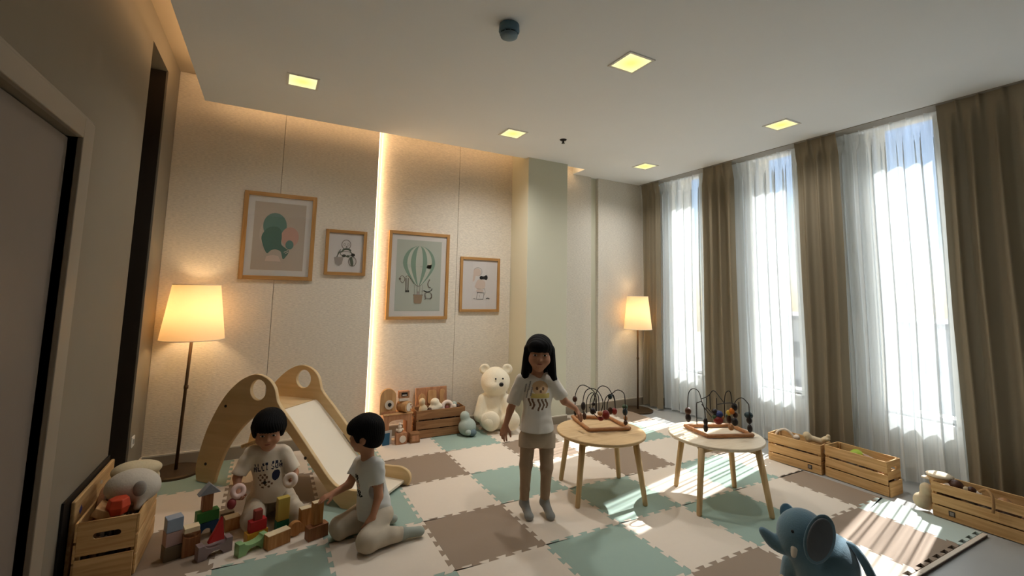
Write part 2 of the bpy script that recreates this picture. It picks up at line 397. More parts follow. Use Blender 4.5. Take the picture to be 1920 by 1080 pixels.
# skirting
def skirt(name, lo, hi, ax):
    b = MB(); b.b2(lo, hi); o = structure(b.obj(name, M_base))
    t = MB(); l2 = list(lo); h2 = list(hi); l2[2] = hi[2]; h2[2] = hi[2] + 0.012; t.b2(l2, h2); t.obj('cap', M_basetop, o); return o  # thin pale strip colours in the highlight along the top edge
skirt('baseboard_back', (XL, YB - 0.014, -0.02), (-0.645, YB, 0.085), 0)
skirt('baseboard_centre', (-0.60, 1.936, -0.02), (1.07, 1.95, 0.085), 0)
skirt('baseboard_pillar', (1.06, 1.516, -0.02), (1.66, 1.53, 0.085), 0)
skirt('baseboard_right', (1.66, YB - 0.014, -0.02), (XR, YB, 0.085), 0)
skirt('baseboard_left', (XL, 1.42, -0.02), (XL + 0.012, YB, 0.085), 1)
skirt('baseboard_window', (XR - 0.014, YR, -0.02), (XR, YB, 0.085), 1)

# left wall: door opening and tall niche
D0, D1, DZ = -1.16, -0.256, 2.255
N0, N1, NZ = 0.875, 1.425, 3.32
wl = MB()
wl.b2((XL - 0.5, YR, -0.12), (XL, D0, ZT)); wl.b2((XL - 0.5, D0, DZ), (XL, D1, ZT)); wl.b2((XL - 0.5, D1, -0.12), (XL, N0, ZT))
wl.b2((XL - 0.5, N0, NZ), (XL, N1, ZT)); wl.b2((XL - 0.5, N1, -0.12), (XL, 2.05, ZT)); wl.b2((XL - 0.6, YR, -0.12), (XL - 0.5, 2.05, ZT))
wall_left = structure(wl.obj('wall_left', M_left))
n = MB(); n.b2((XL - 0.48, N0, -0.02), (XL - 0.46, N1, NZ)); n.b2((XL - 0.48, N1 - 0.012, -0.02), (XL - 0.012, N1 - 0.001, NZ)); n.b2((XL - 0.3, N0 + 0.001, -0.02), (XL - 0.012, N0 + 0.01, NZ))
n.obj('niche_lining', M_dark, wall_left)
n = MB(); n.b2((XL - 0.2, N0 + 0.28, -0.02), (XL - 0.17, N0 + 0.30, NZ - 0.01)); n.b2((XL - 0.455, N0 + 0.012, -0.02), (XL - 0.445, N1 - 0.3, NZ - 0.05)); n.obj('niche_post_and_dark', M_black, wall_left)  # black post, and a black backing painted in for the niche's inner darkness
# door
door = structure(MB().b2((XL - 0.075, D0 + 0.006, -0.015), (XL - 0.03, D1 - 0.014, DZ - 0.012)).obj('door_1', M_door, bevel=0.002))
cs = MB(); W_ = 0.125
cs.b2((XL - 0.1, D1, -0.02), (XL + 0.022, D1 + W_ + 0.01, DZ + 0.1)); cs.b2((XL - 0.1, D0 - W_, -0.02), (XL + 0.022, D0, DZ + 0.1)); cs.b2((XL - 0.1, D0, DZ), (XL + 0.022, D1, DZ + 0.1))
cs.obj('door_casing', M_case, door, bevel=0.004)
cs = MB(); cs.b2((XL, D1 + W_ + 0.002, -0.02), (XL + 0.014, D1 + W_ + 0.022, DZ + 0.118)); cs.b2((XL, D0 - W_ - 0.02, DZ + 0.1), (XL + 0.014, D1 + W_ + 0.022, DZ + 0.118)); cs.obj('casing_bead', M_case, door, bevel=0.003)
h = MB(); h.cyl((XL - 0.03, D0 + 0.07, 1.0), (XL + 0.03, D0 + 0.07, 1.0), 0.011); h.cyl((XL + 0.025, D0 + 0.07, 1.0), (XL + 0.025, D0 + 0.19, 1.0), 0.009); h.obj('door_handle', mat('steel', S(170, 168, 162), 0.3, metal=1.0), door, smooth=True)
# socket plate on the left wall
sp = thing('wall_socket', 'small white socket plate low on the taupe left wall', 'socket', (XL, 1.505, 0.33))
MB().b2((0, -0.04, -0.04), (0.009, 0.04, 0.04)).obj('plate', M_white, sp, bevel=0.003)
MB().cyl((0.009, 0, 0), (0.012, 0, 0), 0.02, n=16).obj('insert', mat('socket_grey', S(150, 148, 142), 0.5), sp)

# window wall
WIN = [(1.04, 1.52), (-0.21, 0.31), (-1.45, -0.93), (-2.69, -2.17)]
ZS, ZH = 0.52, 3.30
ww = MB(); XO = 3.92
edges = [2.1] + [v for a, b_ in WIN for v in (b_, a)] + [YR]
for i in range(0, len(edges), 2): ww.b2((XR, edges[i + 1], -0.12), (XO, edges[i], ZT + 0.1))
for a, b_ in WIN: ww.b2((XR, a, -0.12), (XO, b_, ZS)); ww.b2((XR, a, ZH), (XO, b_, ZT + 0.1))
structure(ww.obj('wall_right', mat('window_wall_paint', S(222, 219, 210), 0.8, 0.02)))
wr = MB(); wr.b2((XL - 0.6, YR - 0.1, -0.12), (XO, YR, ZT)); structure(wr.obj('wall_rear', M_left))
M_fr = mat('window_frame', S(228, 230, 232), 0.4); M_gl = glassmat('window_glass')
for i, (a, b_) in enumerate(WIN):
    f = MB(); t = 0.028; x0, x1 = 3.60, 3.65
    f.b2((x0, a, ZS), (x1, a + t, ZH)); f.b2((x0, b_ - t, ZS), (x1, b_, ZH)); f.b2((x0, a + t, ZS), (x1, b_ - t, ZS + 0.03)); f.b2((x0, a + t, ZH - 0.03), (x1, b_ - t, ZH))
    wo = structure(f.obj('window_%d' % (i + 1), M_fr))
    MB().b2((3.622, a + t, ZS + 0.03), (3.628, b_ - t, ZH - 0.03)).obj('pane', M_gl, wo)
    MB().b2((XR - 0.03, a - 0.02, ZS - 0.025), (XR + 0.1, b_ + 0.02, ZS)).obj('window_sill', M_white, wo, bevel=0.004)
# rear part of the cove is closed by the wall above the windows; outside: street level and a pale block far off
g = MB(); g.b2((4.5, -90, -9.2), (160, 90, -9.0)); structure(g.obj('ground_outside', mat('paving', S(170, 168, 162), 0.9, 0.1, 0.3)))
bo = thing('apartment_block', 'pale low apartment block across the street beyond the sheer curtains', 'building', (42, 6, -9))
MB().b2((0, -24, 0), (12, 24, 8.5)).obj('wall', mat('render_white', S(222, 222, 218), 0.9, 0.03, 0.5), bo)
MB().b2((-0.3, -24.3, 8.5), (12.3, 24.3, 8.9)).obj('roof', mat('roof_grey', S(150, 150, 150), 0.8), bo)
wm = MB().b2((-0.08, -0.9, -0.7), (0.06, 0.9, 0.7)).mesh('pane')
for j in range(10):
    for k in range(2): o = link('window', wm if (j or k) else wm, None, bo); o.location = (0, -21 + 4.6 * j, 2.4 + 3.4 * k)
wm.materials.append(mat('far_glass', S(90, 104, 118), 0.15))

# ------------------------------------------------------------------ foam floor mat
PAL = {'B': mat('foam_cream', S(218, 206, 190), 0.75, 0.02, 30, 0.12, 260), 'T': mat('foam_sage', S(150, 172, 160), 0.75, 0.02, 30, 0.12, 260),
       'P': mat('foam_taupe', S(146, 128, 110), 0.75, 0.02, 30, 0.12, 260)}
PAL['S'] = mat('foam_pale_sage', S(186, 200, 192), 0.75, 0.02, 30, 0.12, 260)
playmat = thing('play_mat', 'interlocking foam play mat of cream, sage and taupe squares covering the floor', 'play mat', (0, 0, 0))
TS = 0.6; NT = 11; XM0, XM1 = -4, 4.6; YM0, YM1 = -3, 3
even = {(0, 0): 'T', (2, 0): 'P', (1, -1): 'T', (-1, -1): 'P', (3, -1): 'T', (0, -2): 'T', (2, -2): 'T', (4, -2): 'P', (1, -3): 'P', (3, -3): 'P', (-2, 0): 'T', (-2, -2): 'T', (-3, -1): 'T',
        (0, 2): 'T', (1, 1): 'P', (-1, 1): 'P', (3, 1): 'T', (2, 2): 'P', (4, 2): 'P', (-3, 1): 'P', (-2, 2): 'T', (-4, 0): 'P', (-4, 2): 'T', (4, 0): 'P', (-1, -3): 'T', (-3, -3): 'P', (-4, -2): 'P'}
def epath(a, b, teeth=True):
    """shared toothed joint between two corners; dovetail teeth"""
    a = np.array(a); b = np.array(b); d = b - a; L = np.hypot(*d); t = d / L; nrm = np.array([-t[1], t[0]])
    if not teeth: return [tuple(a), tuple(b)]
    p = TS / NT; n = int(round(L / p)); o = [tuple(a)]; A = 0.0125; f = 0.13 * p
    for k in range(n):
        s = 1 if k % 2 else -1; s0 = k * p; s1 = (k + 1) * p
        if k == 0: s0 += 0.012
        if k == n - 1: s1 -= 0.012
        for q, e in ((s0 - (0 if k == 0 else f), 1), (s1 + (0 if k == n - 1 else f), 1)): o.append(tuple(a + t * q + nrm * A * s * e))
    o.append(tuple(b)); return o
def tile(i, j, xa, xb, ya, yb, m, edge=(1, 1, 1, 1)):
    P = epath((xa, ya), (xb, ya), edge[0])[:-1] + epath((xb, ya), (xb, yb), edge[1])[:-1] + epath((xa, yb), (xb, yb), edge[2])[::-1][:-1] + epath((xa, ya), (xa, yb), edge[3])[::-1][:-1]
    bm = bmesh.new(); n = len(P); c0 = np.mean(P, 0)
    ins = []
    for k in range(n):
        p0, p1, p2 = np.array(P[k - 1]), np.array(P[k]), np.array(P[(k + 1) % n]); e1 = p1 - p0; e2 = p2 - p1
        nn = np.array([-e1[1], e1[0]]) / (np.hypot(*e1) + 1e-9) + np.array([-e2[1], e2[0]]) / (np.hypot(*e2) + 1e-9); l = np.hypot(*nn); ins.append(p1 + (nn / l * 0.0009 if l > 0.2 else 0))
    top = [bm.verts.new((x, y, 0.0)) for x, y in ins]; bot = [bm.verts.new((x, y, -0.0195)) for x, y in ins]
    for k in range(n): bm.faces.new((bot[k], bot[(k + 1) % n], top[(k + 1) % n], top[k]))
    f = bm.faces.new(top); f.normal_update(); bmesh.ops.triangulate(bm, faces=[f], ngon_method='EAR_CLIP')
    me = bpy.data.meshes.new('mat_tile'); bm.to_mesh(me); bm.free(); return link('mat_tile', me, m, playmat)
for i in range(XM0, 5):
    for j in range(YM0, YM1):
        xa, xb = i * TS, min((i + 1) * TS, XM1 * TS); k = even.get((i, j), 'T') if (i + j) % 2 == 0 else 'B'
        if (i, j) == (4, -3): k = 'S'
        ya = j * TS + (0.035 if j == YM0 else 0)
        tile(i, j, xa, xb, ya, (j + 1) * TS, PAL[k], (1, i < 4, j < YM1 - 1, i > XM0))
for i in range(XM0, 5):     # straight border strips clipped on along the near edge; the empty notches are coloured dark
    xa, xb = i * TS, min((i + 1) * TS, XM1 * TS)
    MB().b2((xa + 0.001, -1.804, -0.0195), (xb - 0.001, -1.7795, -0.0065)).obj('border_base', mat('border_base_brown', S(92, 74, 66), 0.8), playmat); MB().b2((xa + 0.001, -1.805, -0.0062), (xb - 0.001, -1.7795, 0.0)).obj('border_strip', PAL['B'], playmat, bevel=0.002)  # lower layer coloured dark brown below the cream top
MB().b2((-2.4, -1.80, -0.0199), (XM1 * TS - 0.01, -1.74, -0.0185)).obj('notch_shade', mat('notch_dark', S(40, 32, 28), 0.9), playmat)  # added dark strip, puts the shade of the notches into colour

# ------------------------------------------------------------------ ceiling fittings
E_panel = bpy.data.materials.new('light_panel'); E_panel.use_nodes = True
_n = E_panel.node_tree; _n.nodes.clear(); _o = _n.nodes.new('ShaderNodeOutputMaterial'); _e = _n.nodes.new('ShaderNodeEmission'); _t = _n.nodes.new('ShaderNodeTexCoord')
_v = _n.nodes.new('ShaderNodeVectorMath'); _v.operation = 'LENGTH'; _r2 = _n.nodes.new('ShaderNodeValToRGB')
_r2.color_ramp.elements[0].position = 0.02; _r2.color_ramp.elements[1].position = 0.12
_r2.color_ramp.elements[0].color = S(255, 226, 130); _r2.color_ramp.elements[1].color = S(255, 246, 178)
_n.links.new(_t.outputs['Object'], _v.inputs[0]); _n.links.new(_v.outputs['Value'], _r2.inputs[0]); _n.links.new(_r2.outputs[0], _e.inputs[0]); _n.links.new(_e.outputs[0], _o.inputs[0]); _e.inputs[1].default_value = 0.27
LIGHTS = [(-1.491, 0.738, 'square ceiling light above the wooden slide, leftmost of the five'), (0.548, -0.806, 'square ceiling light nearest the round blue-grey smoke detector, largest in view'),
          (0.511, 0.901, 'square ceiling light between the pillar and the small sprinkler head'), (2.583, -0.653, 'square ceiling light nearest the curtains, rightmost of the five'), (2.528, 1.067, 'square ceiling light nearest the far right corner, smallest in view')]
for k, (x, y, lab) in enumerate(LIGHTS):
    if k == 0:
        L0 = thing('ceiling_light', lab, 'ceiling light', (x, y, ZC), 0, 'square recessed ceiling lights')
        f = MB(); a = 0.118
        for s in (-1, 1): f.box((s * 0.109, 0, -0.003), (0.018, 0.236, 0.008)); f.box((0, s * 0.109, -0.003), (0.2, 0.018, 0.008))
        f.obj('trim_frame', M_white, L0, bevel=0.002); MB().box((0, 0, -0.0015), (0.2, 0.2, 0.003)).obj('diffuser', E_panel, L0)
    else:
        o = copy_tree(L0); o.location = (x, y, ZC); o['label'] = lab
for k, (x, y, lab) in enumerate(LIGHTS):     # added fill spots under the panels, much stronger than the panels' own glow
    l = bpy.data.lights.new('panel_fill', 'SPOT'); l.energy = (11, 14, 32, 17, 20)[k]; l.spot_size = R_(150); l.spot_blend = 1.0; l.shadow_soft_size = 0.09; l.color = (1.0, 0.97, 0.93)
    lo_ = bpy.data.objects.new('panel_fill', l); COL.objects.link(lo_); lo_.location = (x, y, ZC - 0.012)
sd = thing('smoke_detector', 'round blue-grey smoke detector on the ceiling above the room', 'smoke detector', (-0.418, -0.773, ZC))
M_sd = mat('detector_blue', S(92, 124, 142), 0.5); M_sd2 = mat('detector_dark', S(28, 36, 44), 0.6)
MB().lathe([(0.0, 0), (0.055, 0), (0.062, -0.004), (0.064, -0.045), (0.056, -0.055), (0, -0.055)]).obj('base', M_sd, sd, smooth=True)
MB().lathe([(0, -0.055), (0.05, -0.055), (0.05, -0.064), (0, -0.064)]).obj('vent_gap', M_sd2, sd)
MB().lathe([(0, -0.064), (0.055, -0.064), (0.052, -0.078), (0.03, -0.088), (0, -0.09)]).obj('cap', mat('detector_grey', S(120, 142, 154), 0.5), sd, smooth=True)
for k in range(10):
    a = 2 * PI * k / 10; MB().box((0.053 * math.cos(a), 0.053 * math.sin(a), -0.0595), (0.008, 0.006, 0.011), Matrix.Rotation(a, 3, 'Z')).obj('vent_rib', M_sd, sd)
sk = thing('sprinkler', 'small dark sprinkler head hanging from the ceiling', 'sprinkler', (1.064, 0.788, ZC))
MB().lathe([(0, 0), (0.038, 0), (0.03, -0.01), (0, -0.012)]).obj('rosette', mat('sprinkler_bronze', S(40, 36, 30), 0.5, metal=0.3), sk, smooth=True)
MB().lathe([(0.009, -0.01), (0.009, -0.034), (0.018, -0.036), (0.018, -0.04), (0, -0.04)]).obj('nozzle', MATS['sprinkler_bronze'], sk, smooth=True)

# ------------------------------------------------------------------ curtains
M_sheer = cloth_mix('sheer_voile', S(230, 236, 238), 0.33, 0.115, 0.11)
M_drape = cloth_mix('linen_unlit', S(152, 140, 119), 0.0, 0.30)  # unlit copy of the one curtain cloth, shade put into its colour
def curtain(name, label, y0, y1, x, amp, period, m, group, z0=0.005, z1=3.19, band=True, seed=0, omega=0.0, tilt=0.0):
    rnd = random.Random(seed); W = y1 - y0; n = max(24, int(W / period * 22)); rows = [0, .02, .04, .055, .1, .2, .32, .45, .58, .7, .8, .88, .93, .955, .97, .985, 1.0]
    ph = [rnd.uniform(0, 6.28) for _ in range(6)]; vs = []; fs = []
    for ri, rz in enumerate(rows):
        z = z0 + (z1 - z0) * rz
        for k in range(n + 1):
            s = k / n; u = s * W / period * 2 * PI
            soft = 1.0 if rz < 0.9 else (1.0 - (rz - 0.9) / 0.1 * 0.55)
            warp = 0.55 * math.sin(s * W * 9 + ph[0] + rz * 0.8) + 0.3 * math.sin(s * W * 21 + ph[1] - rz * 1.1)
            v = u + warp
            if rz > 0.93:   # pinch pleats gathered at the heading
                f = (rz - 0.93) / 0.07; pl_ = max(0, math.cos(u)) ** 6; xx = -amp * (0.9 * pl_ * f + (1 - f) * math.sin(v) * soft)
                yy = y0 + s * W
            else:
                xx = -amp * soft * (math.sin(v) + 0.22 * math.sin(2 * v + ph[2]) + 0.12 * math.sin(3.1 * v + ph[3] + 2 * rz)); yy = y0 + s * W + omega * period * math.sin(2 * v) * soft
            vs.append((x + xx + tilt * (1 - rz), yy + 0.012 * math.sin(2.2 * rz * PI + ph[4] + 3 * s) * (1 - rz), z))
    for r in range(len(rows) - 1):
        for k in range(n): a = r * (n + 1) + k; fs.append((a, a + 1, a + n + 2, a + n + 1))
    t = thing(name, label, 'curtain', (x, (y0 + y1) / 2, 0), 0, group)
    def sub(lo, hi, nm):
        mb = MB(); idx = {}; sel = fs[lo * n:hi * n]; use = sorted({i for f in sel for i in f}); mp = {i: q for q, i in enumerate(use)}
        mb.add([vs[i] for i in use], [tuple(mp[i] for i in f) for f in sel]); me = mb.mesh(nm); return link(nm, me, m, t, smooth=True, world=True)
    sub(3, len(rows) - 3, 'panel'); sub(len(rows) - 3, len(rows) - 1, 'heading'); sub(0, 3, 'hem')
    return t
DR = [(1.865, 1.50, 'beige linen drape in the far right corner behind the smaller floor lamp'), (0.76, 0.33, 'beige linen drape hanging between the far and the middle window'),
      (-0.41, -0.81, 'beige linen drape hanging between the middle and the near window'), (-1.57, -2.10, 'broad beige linen drape at the right edge, behind the nearest crate')]
for k, (a, b_, lab) in enumerate(DR): curtain('drape', lab, b_, a, 3.235, 0.036, 0.135, M_drape, 'linen drapes between the windows', seed=10 + k)
curtain('drape', 'beige linen drape beyond the right picture edge beside the fourth window', -3.4, -2.90, 3.235, 0.036, 0.12, M_drape, 'linen drapes between the windows', seed=31)
SH = [(1.62, 0.64, 'white sheer curtain over the far window, narrowest bright strip'), (0.44, -0.52, 'white sheer curtain over the middle window behind the second table'), (-0.72, -1.70, 'white sheer curtain over the near window behind the right-hand crates'), (-2.02, -2.85, 'white sheer curtain over the window beside the right picture edge')]
for k, (a, b_, lab) in enumerate(SH): curtain('sheer_curtain', lab, b_, a, 3.365, 0.040, 0.125, M_sheer, 'white sheers over the windows', seed=50 + k, omega=0.16)
tr_ = MB(); tr_.b2((3.20, YR + 0.3, ZC - 0.006), (3.40, 1.87, ZC - 0.0005)); structure(tr_.obj('trim_5', mat('track_grey', S(150, 145, 135), 0.5)))

# ------------------------------------------------------------------ floor lamps
M_shade = bpy.data.materials.new('lamp_shade_fabric'); M_shade.use_nodes = True
_n = M_shade.node_tree; _n.nodes.clear(); _o = _n.nodes.new('ShaderNodeOutputMaterial'); _d = _n.nodes.new('ShaderNodeBsdfDiffuse'); _t = _n.nodes.new('ShaderNodeBsdfTranslucent'); _m = _n.nodes.new('ShaderNodeMixShader')
_d.inputs[0].default_value = S(250, 236, 212); _t.inputs[0].default_value = S(255, 226, 182); _m.inputs[0].default_value = 0.36
_n.links.new(_d.outputs[0], _m.inputs[1]); _n.links.new(_t.outputs[0], _m.inputs[2]); _n.links.new(_m.outputs[0], _o.inputs[0])
M_pole = mat('lamp_bronze', S(92, 70, 48), 0.38, 0.05, metal=0.6)
M_basel = mat('lamp_base_bronze', S(80, 62, 42), 0.42, 0.08, 8, metal=0.5)
def lamp(loc, rb, r0, r1, z0, z1, lab, power, lean=(0, 0)):
    t = thing('floor_lamp', lab, 'floor lamp', loc, 0, 'floor lamps in the back corners')
    MB().lathe([(0, 0), (rb, 0), (rb, 0.016), (rb * 0.9, 0.024), (0.03, 0.028), (0, 0.028)], n=40).obj('base', M_basel, t, bevel=0)
    x, y = lean
    MB().cyl((0, 0, 0.02), (x, y, z0 + 0.15), 0.0125, n=12).obj('pole', M_pole, t, smooth=True)
    MB().lathe([(0.017, z0 * 0.62), (0.017, z0 * 0.62 + 0.03)], (x * .6, y * .6, 0), n=12).obj('collar', M_pole, t, smooth=True)
    pr_ = []; n = 64
    sh = MB(); vs = []; fs = []
    for i, (r, z) in enumerate([(r0, z0), (r1, z1), (r1 - 0.003, z1), (r0 - 0.003, z0)]):
        for k in range(n): q = r + 0.0012 * (1 if k % 2 else -1); vs.append((x + q * math.cos(2 * PI * k / n), y + q * math.sin(2 * PI * k / n), z))
    for i in range(4):
        j = (i + 1) % 4
        for k in range(n): l = (k + 1) % n; fs.append((i * n + k, i * n + l, j * n + l, j * n + k))
    vs2 = vs[:2 * n]; fs2 = fs[:n]
    sh.add(vs2, fs2); s = sh.obj('lamp_shade', M_shade, t, smooth=True)
    for q_, z_ in ((r0, z0), (r1, z1)): MB().torus((x, y, z_), q_, 0.004, n=40, m=6).obj('shade_rim', mat('shade_tape', S(246, 236, 214), 0.7), t, smooth=True)
    sp_ = MB(); [sp_.cyl((x, y, z1 - 0.03), (x + (r1 - 0.002) * math.cos(a), y + (r1 - 0.002) * math.sin(a), z1 - 0.01), 0.0025, n=6) for a in (0.3, 2.4, 4.5)]; sp_.obj('spider', M_pole, t)
    zb = z0 + 0.5 * (z1 - z0)
    MB().ball((x, y, zb), (0.03, 0.03, 0.04)).obj('bulb', emit('bulb_glow', (1, 0.74, 0.42, 1), 3.0), t, smooth=True)
    l = bpy.data.lights.new('lamp_light', 'POINT'); l.energy = power; l.color = (1.0, 0.70, 0.38); l.shadow_soft_size = 0.045
    lo_ = bpy.data.objects.new('lamp_light', l); COL.objects.link(lo_); lo_.parent = t; lo_.location = (x, y, zb + 0.0)
    return t
lamp((-2.20, 1.655, 0.0), 0.19, 0.235, 0.175, 1.095, 1.56, 'tall bronze floor lamp with cream shade beside the wooden slide', 2.5, (0.03, 0.0))
lamp((2.93, 1.655, -0.02), 0.20, 0.19, 0.142, 1.10, 1.55, 'slim bronze floor lamp with cream shade in the corner by the curtains', 1.5, (0.03, 0.02))

# ================================================================== FURNITURE AND TOYS
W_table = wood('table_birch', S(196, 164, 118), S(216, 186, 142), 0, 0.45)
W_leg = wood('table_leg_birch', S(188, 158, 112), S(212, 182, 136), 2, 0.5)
W_pale = wood('table_top_sunlit', S(214, 196, 166), S(230, 216, 192), 0, 0.4)  # sunlit copy of the birch top, brightness put into its colour
W_toy = wood('toy_beech', S(158, 108, 68), S(184, 134, 90), 0, 0.5)
W_crate = wood('crate_pine', S(196, 152, 96), S(226, 188, 134), 0, 0.7)
W_crate2 = wood('crate_pine_upright', S(190, 146, 92), S(220, 182, 128), 2, 0.7)
W_crateY = wood('crate_pine_end', S(192, 148, 94), S(222, 184, 130), 1, 0.7)
W_dkc = wood('crate_dark_pine', S(132, 92, 58), S(166, 122, 82), 0, 0.7)
W_ply = wood('slide_plywood', S(206, 178, 132), S(220, 194, 150), 0, 0.5, 1.2)
M_chute = mat('slide_laminate', S(238, 228, 208), 0.4, 0.01)

def table(name, label, c, feet, R, zt, topmat):
    t = thing(name, label, 'table', (c[0], c[1], 0), 0, 'round children\'s tables')
    MB().lathe([(0, zt - 0.026), (R - 0.012, zt - 0.026), (R, zt - 0.018), (R, zt - 0.004), (R - 0.004, zt), (0, zt)], n=56).obj('tabletop', topmat, t, smooth=False, bevel=0)
    tops = []
    for fx, fy in feet:
        d = Vector((fx - c[0], fy - c[1], 0)); tp = d * 0.80; tops.append(tp)
        MB().tube([d + Vector((0, 0, 0.001)), d + Vector((0, 0, 0.012)), d * 0.9 + Vector((0, 0, zt / 2)), tp + Vector((0, 0, zt - 0.026))], [0.0165, 0.0185, 0.0215, 0.0245], 14).obj('leg', W_leg, t, smooth=True)
    for k in range(4):
        a, b_ = tops[k], tops[(k + 1) % 4]; L = (b_ - a).length
        low = [(L * q, zt - 0.034 - 0.03 * abs(2 * q - 1) ** 2.2) for q in [i / 12 for i in range(13)]]
        me = prism([[(0, zt - 0.0265)] + low + [(L, zt - 0.0265)]], 0.018, fr((a[0], a[1], 0), (b_ - a), (0, 0, 1)))
        link('apron', me, W_leg, t)
    return t
T1 = table('play_table', 'round wooden play table the girl in the white T-shirt is touching', (0.80, -0.16), [(0.644, .161), (.475, -.298), (.952, -.489), (1.116, -.013)], 0.35, 0.47, W_table)
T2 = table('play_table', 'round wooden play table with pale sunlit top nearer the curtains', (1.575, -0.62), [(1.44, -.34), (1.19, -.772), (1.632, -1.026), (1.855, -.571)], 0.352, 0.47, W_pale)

# bead mazes
M_wire = mat('maze_wire', S(46, 42, 40), 0.4, metal=0.4)
BEAD = {k: mat('bead_' + k, v, 0.4, 0.05) for k, v in dict(brown=S(74, 44, 28), dark=S(40, 32, 30), red=S(128, 38, 30), green=S(58, 78, 50), orange=S(214, 122, 40), yellow=S(216, 184, 70), teal=S(36, 56, 60), tan=S(168, 120, 76), blue=S(52, 62, 110)).items()}
def maze(name, label, corners, centre, wires, beads, s, ox, oy):
    t = thing(name, label, 'bead maze', (centre[0], centre[1], 0.471), 0, 'bead mazes on the play tables')
    C_ = [fl(u, v, 0.487) for u, v in corners]
    for k in range(4):
        a, b_ = C_[k], C_[(k + 1) % 4]; MB().tube([a, a * 0.9 + b_ * 0.1, a * 0.1 + b_ * 0.9, b_], [0.0135, 0.0145, 0.0145, 0.0135], 10).obj('rail', W_toy, t, smooth=True, world=True)
    def P(u, v, d): return bb(ox + u / s, oy + v / s, centre, d)
    for pts, d0, d1 in wires:
        n = len(pts); q = [P(u, v, d0 + (d1 - d0) * i / max(1, n - 1)) for i, (u, v) in enumerate(pts)]
        MB().tube(spline(q, 6), 0.0036, 7).obj('wire', M_wire, t, smooth=True, world=True)
    for u, v, ru, rv, d, c in beads:
        p = P(u, v, d); k = np.linalg.norm(p - CAM) / FPX / s
        MB().ball(p, (ru * k, ru * k, rv * k), 12).obj('bead', BEAD[c], t, smooth=True, world=True)
    return t
maze('bead_maze', 'wooden bead maze with looping dark wires under the girl\'s hand', [(1073, 781), (1105, 806), (1181, 803), (1143, 783)], (0.80, -0.16),
     [([(178, 640), (182, 420), (190, 280), (250, 150), (325, 118), (410, 150), (510, 220), (565, 330), (575, 600)], 0.05, 0.0),
      ([(330, 640), (325, 420), (370, 240), (470, 180), (590, 222), (670, 350), (692, 480), (640, 660)], 0.12, 0.06),
      ([(395, 640), (390, 430), (430, 310), (500, 258), (540, 330), (560, 640)], 0.02, -0.04), ([(470, 640), (455, 470), (480, 340), (540, 280), (610, 330), (620, 640)], -0.04, -0.08),
      ([(500, 600), (520, 420), (590, 215), (640, 150), (705, 135), (790, 175), (850, 270), (905, 400), (925, 620)], 0.0, -0.1),
      ([(720, 590), (725, 420), (770, 320), (850, 280), (925, 222), (985, 210), (1060, 250), (1095, 340), (1105, 600), (1108, 860)], -0.06, 0.06),
      ([(770, 640), (775, 450), (830, 330), (880, 300), (915, 420), (920, 620)], -0.1, -0.1), ([(440, 520), (520, 640), (640, 740), (740, 700), (800, 640)], 0.06, 0.0)],
     [(175, 375, 42, 52, 0.05, 'brown'), (185, 620, 30, 56, 0.05, 'dark'), (330, 505, 42, 72, 0.12, 'dark'), (350, 690, 36, 60, 0.12, 'brown'), (505, 600, 48, 56, 0.04, 'dark'), (640, 640, 48, 40, 0.06, 'tan'),
      (650, 735, 52, 36, 0.05, 'red'), (745, 665, 66, 78, 0.0, 'red'), (830, 590, 46, 60, -0.1, 'brown'), (905, 600, 48, 56, -0.1, 'red'), (825, 330, 40, 46, -0.05, 'teal'), (515, 470, 34, 30, -0.06, 'dark'),
      (1098, 520, 50, 42, 0.0, 'green'), (1100, 610, 44, 62, 0.02, 'teal'), (1108, 730, 36, 46, 0.04, 'tan'), (1110, 810, 36, 40, 0.05, 'brown')], 9.82, 1060, 710)
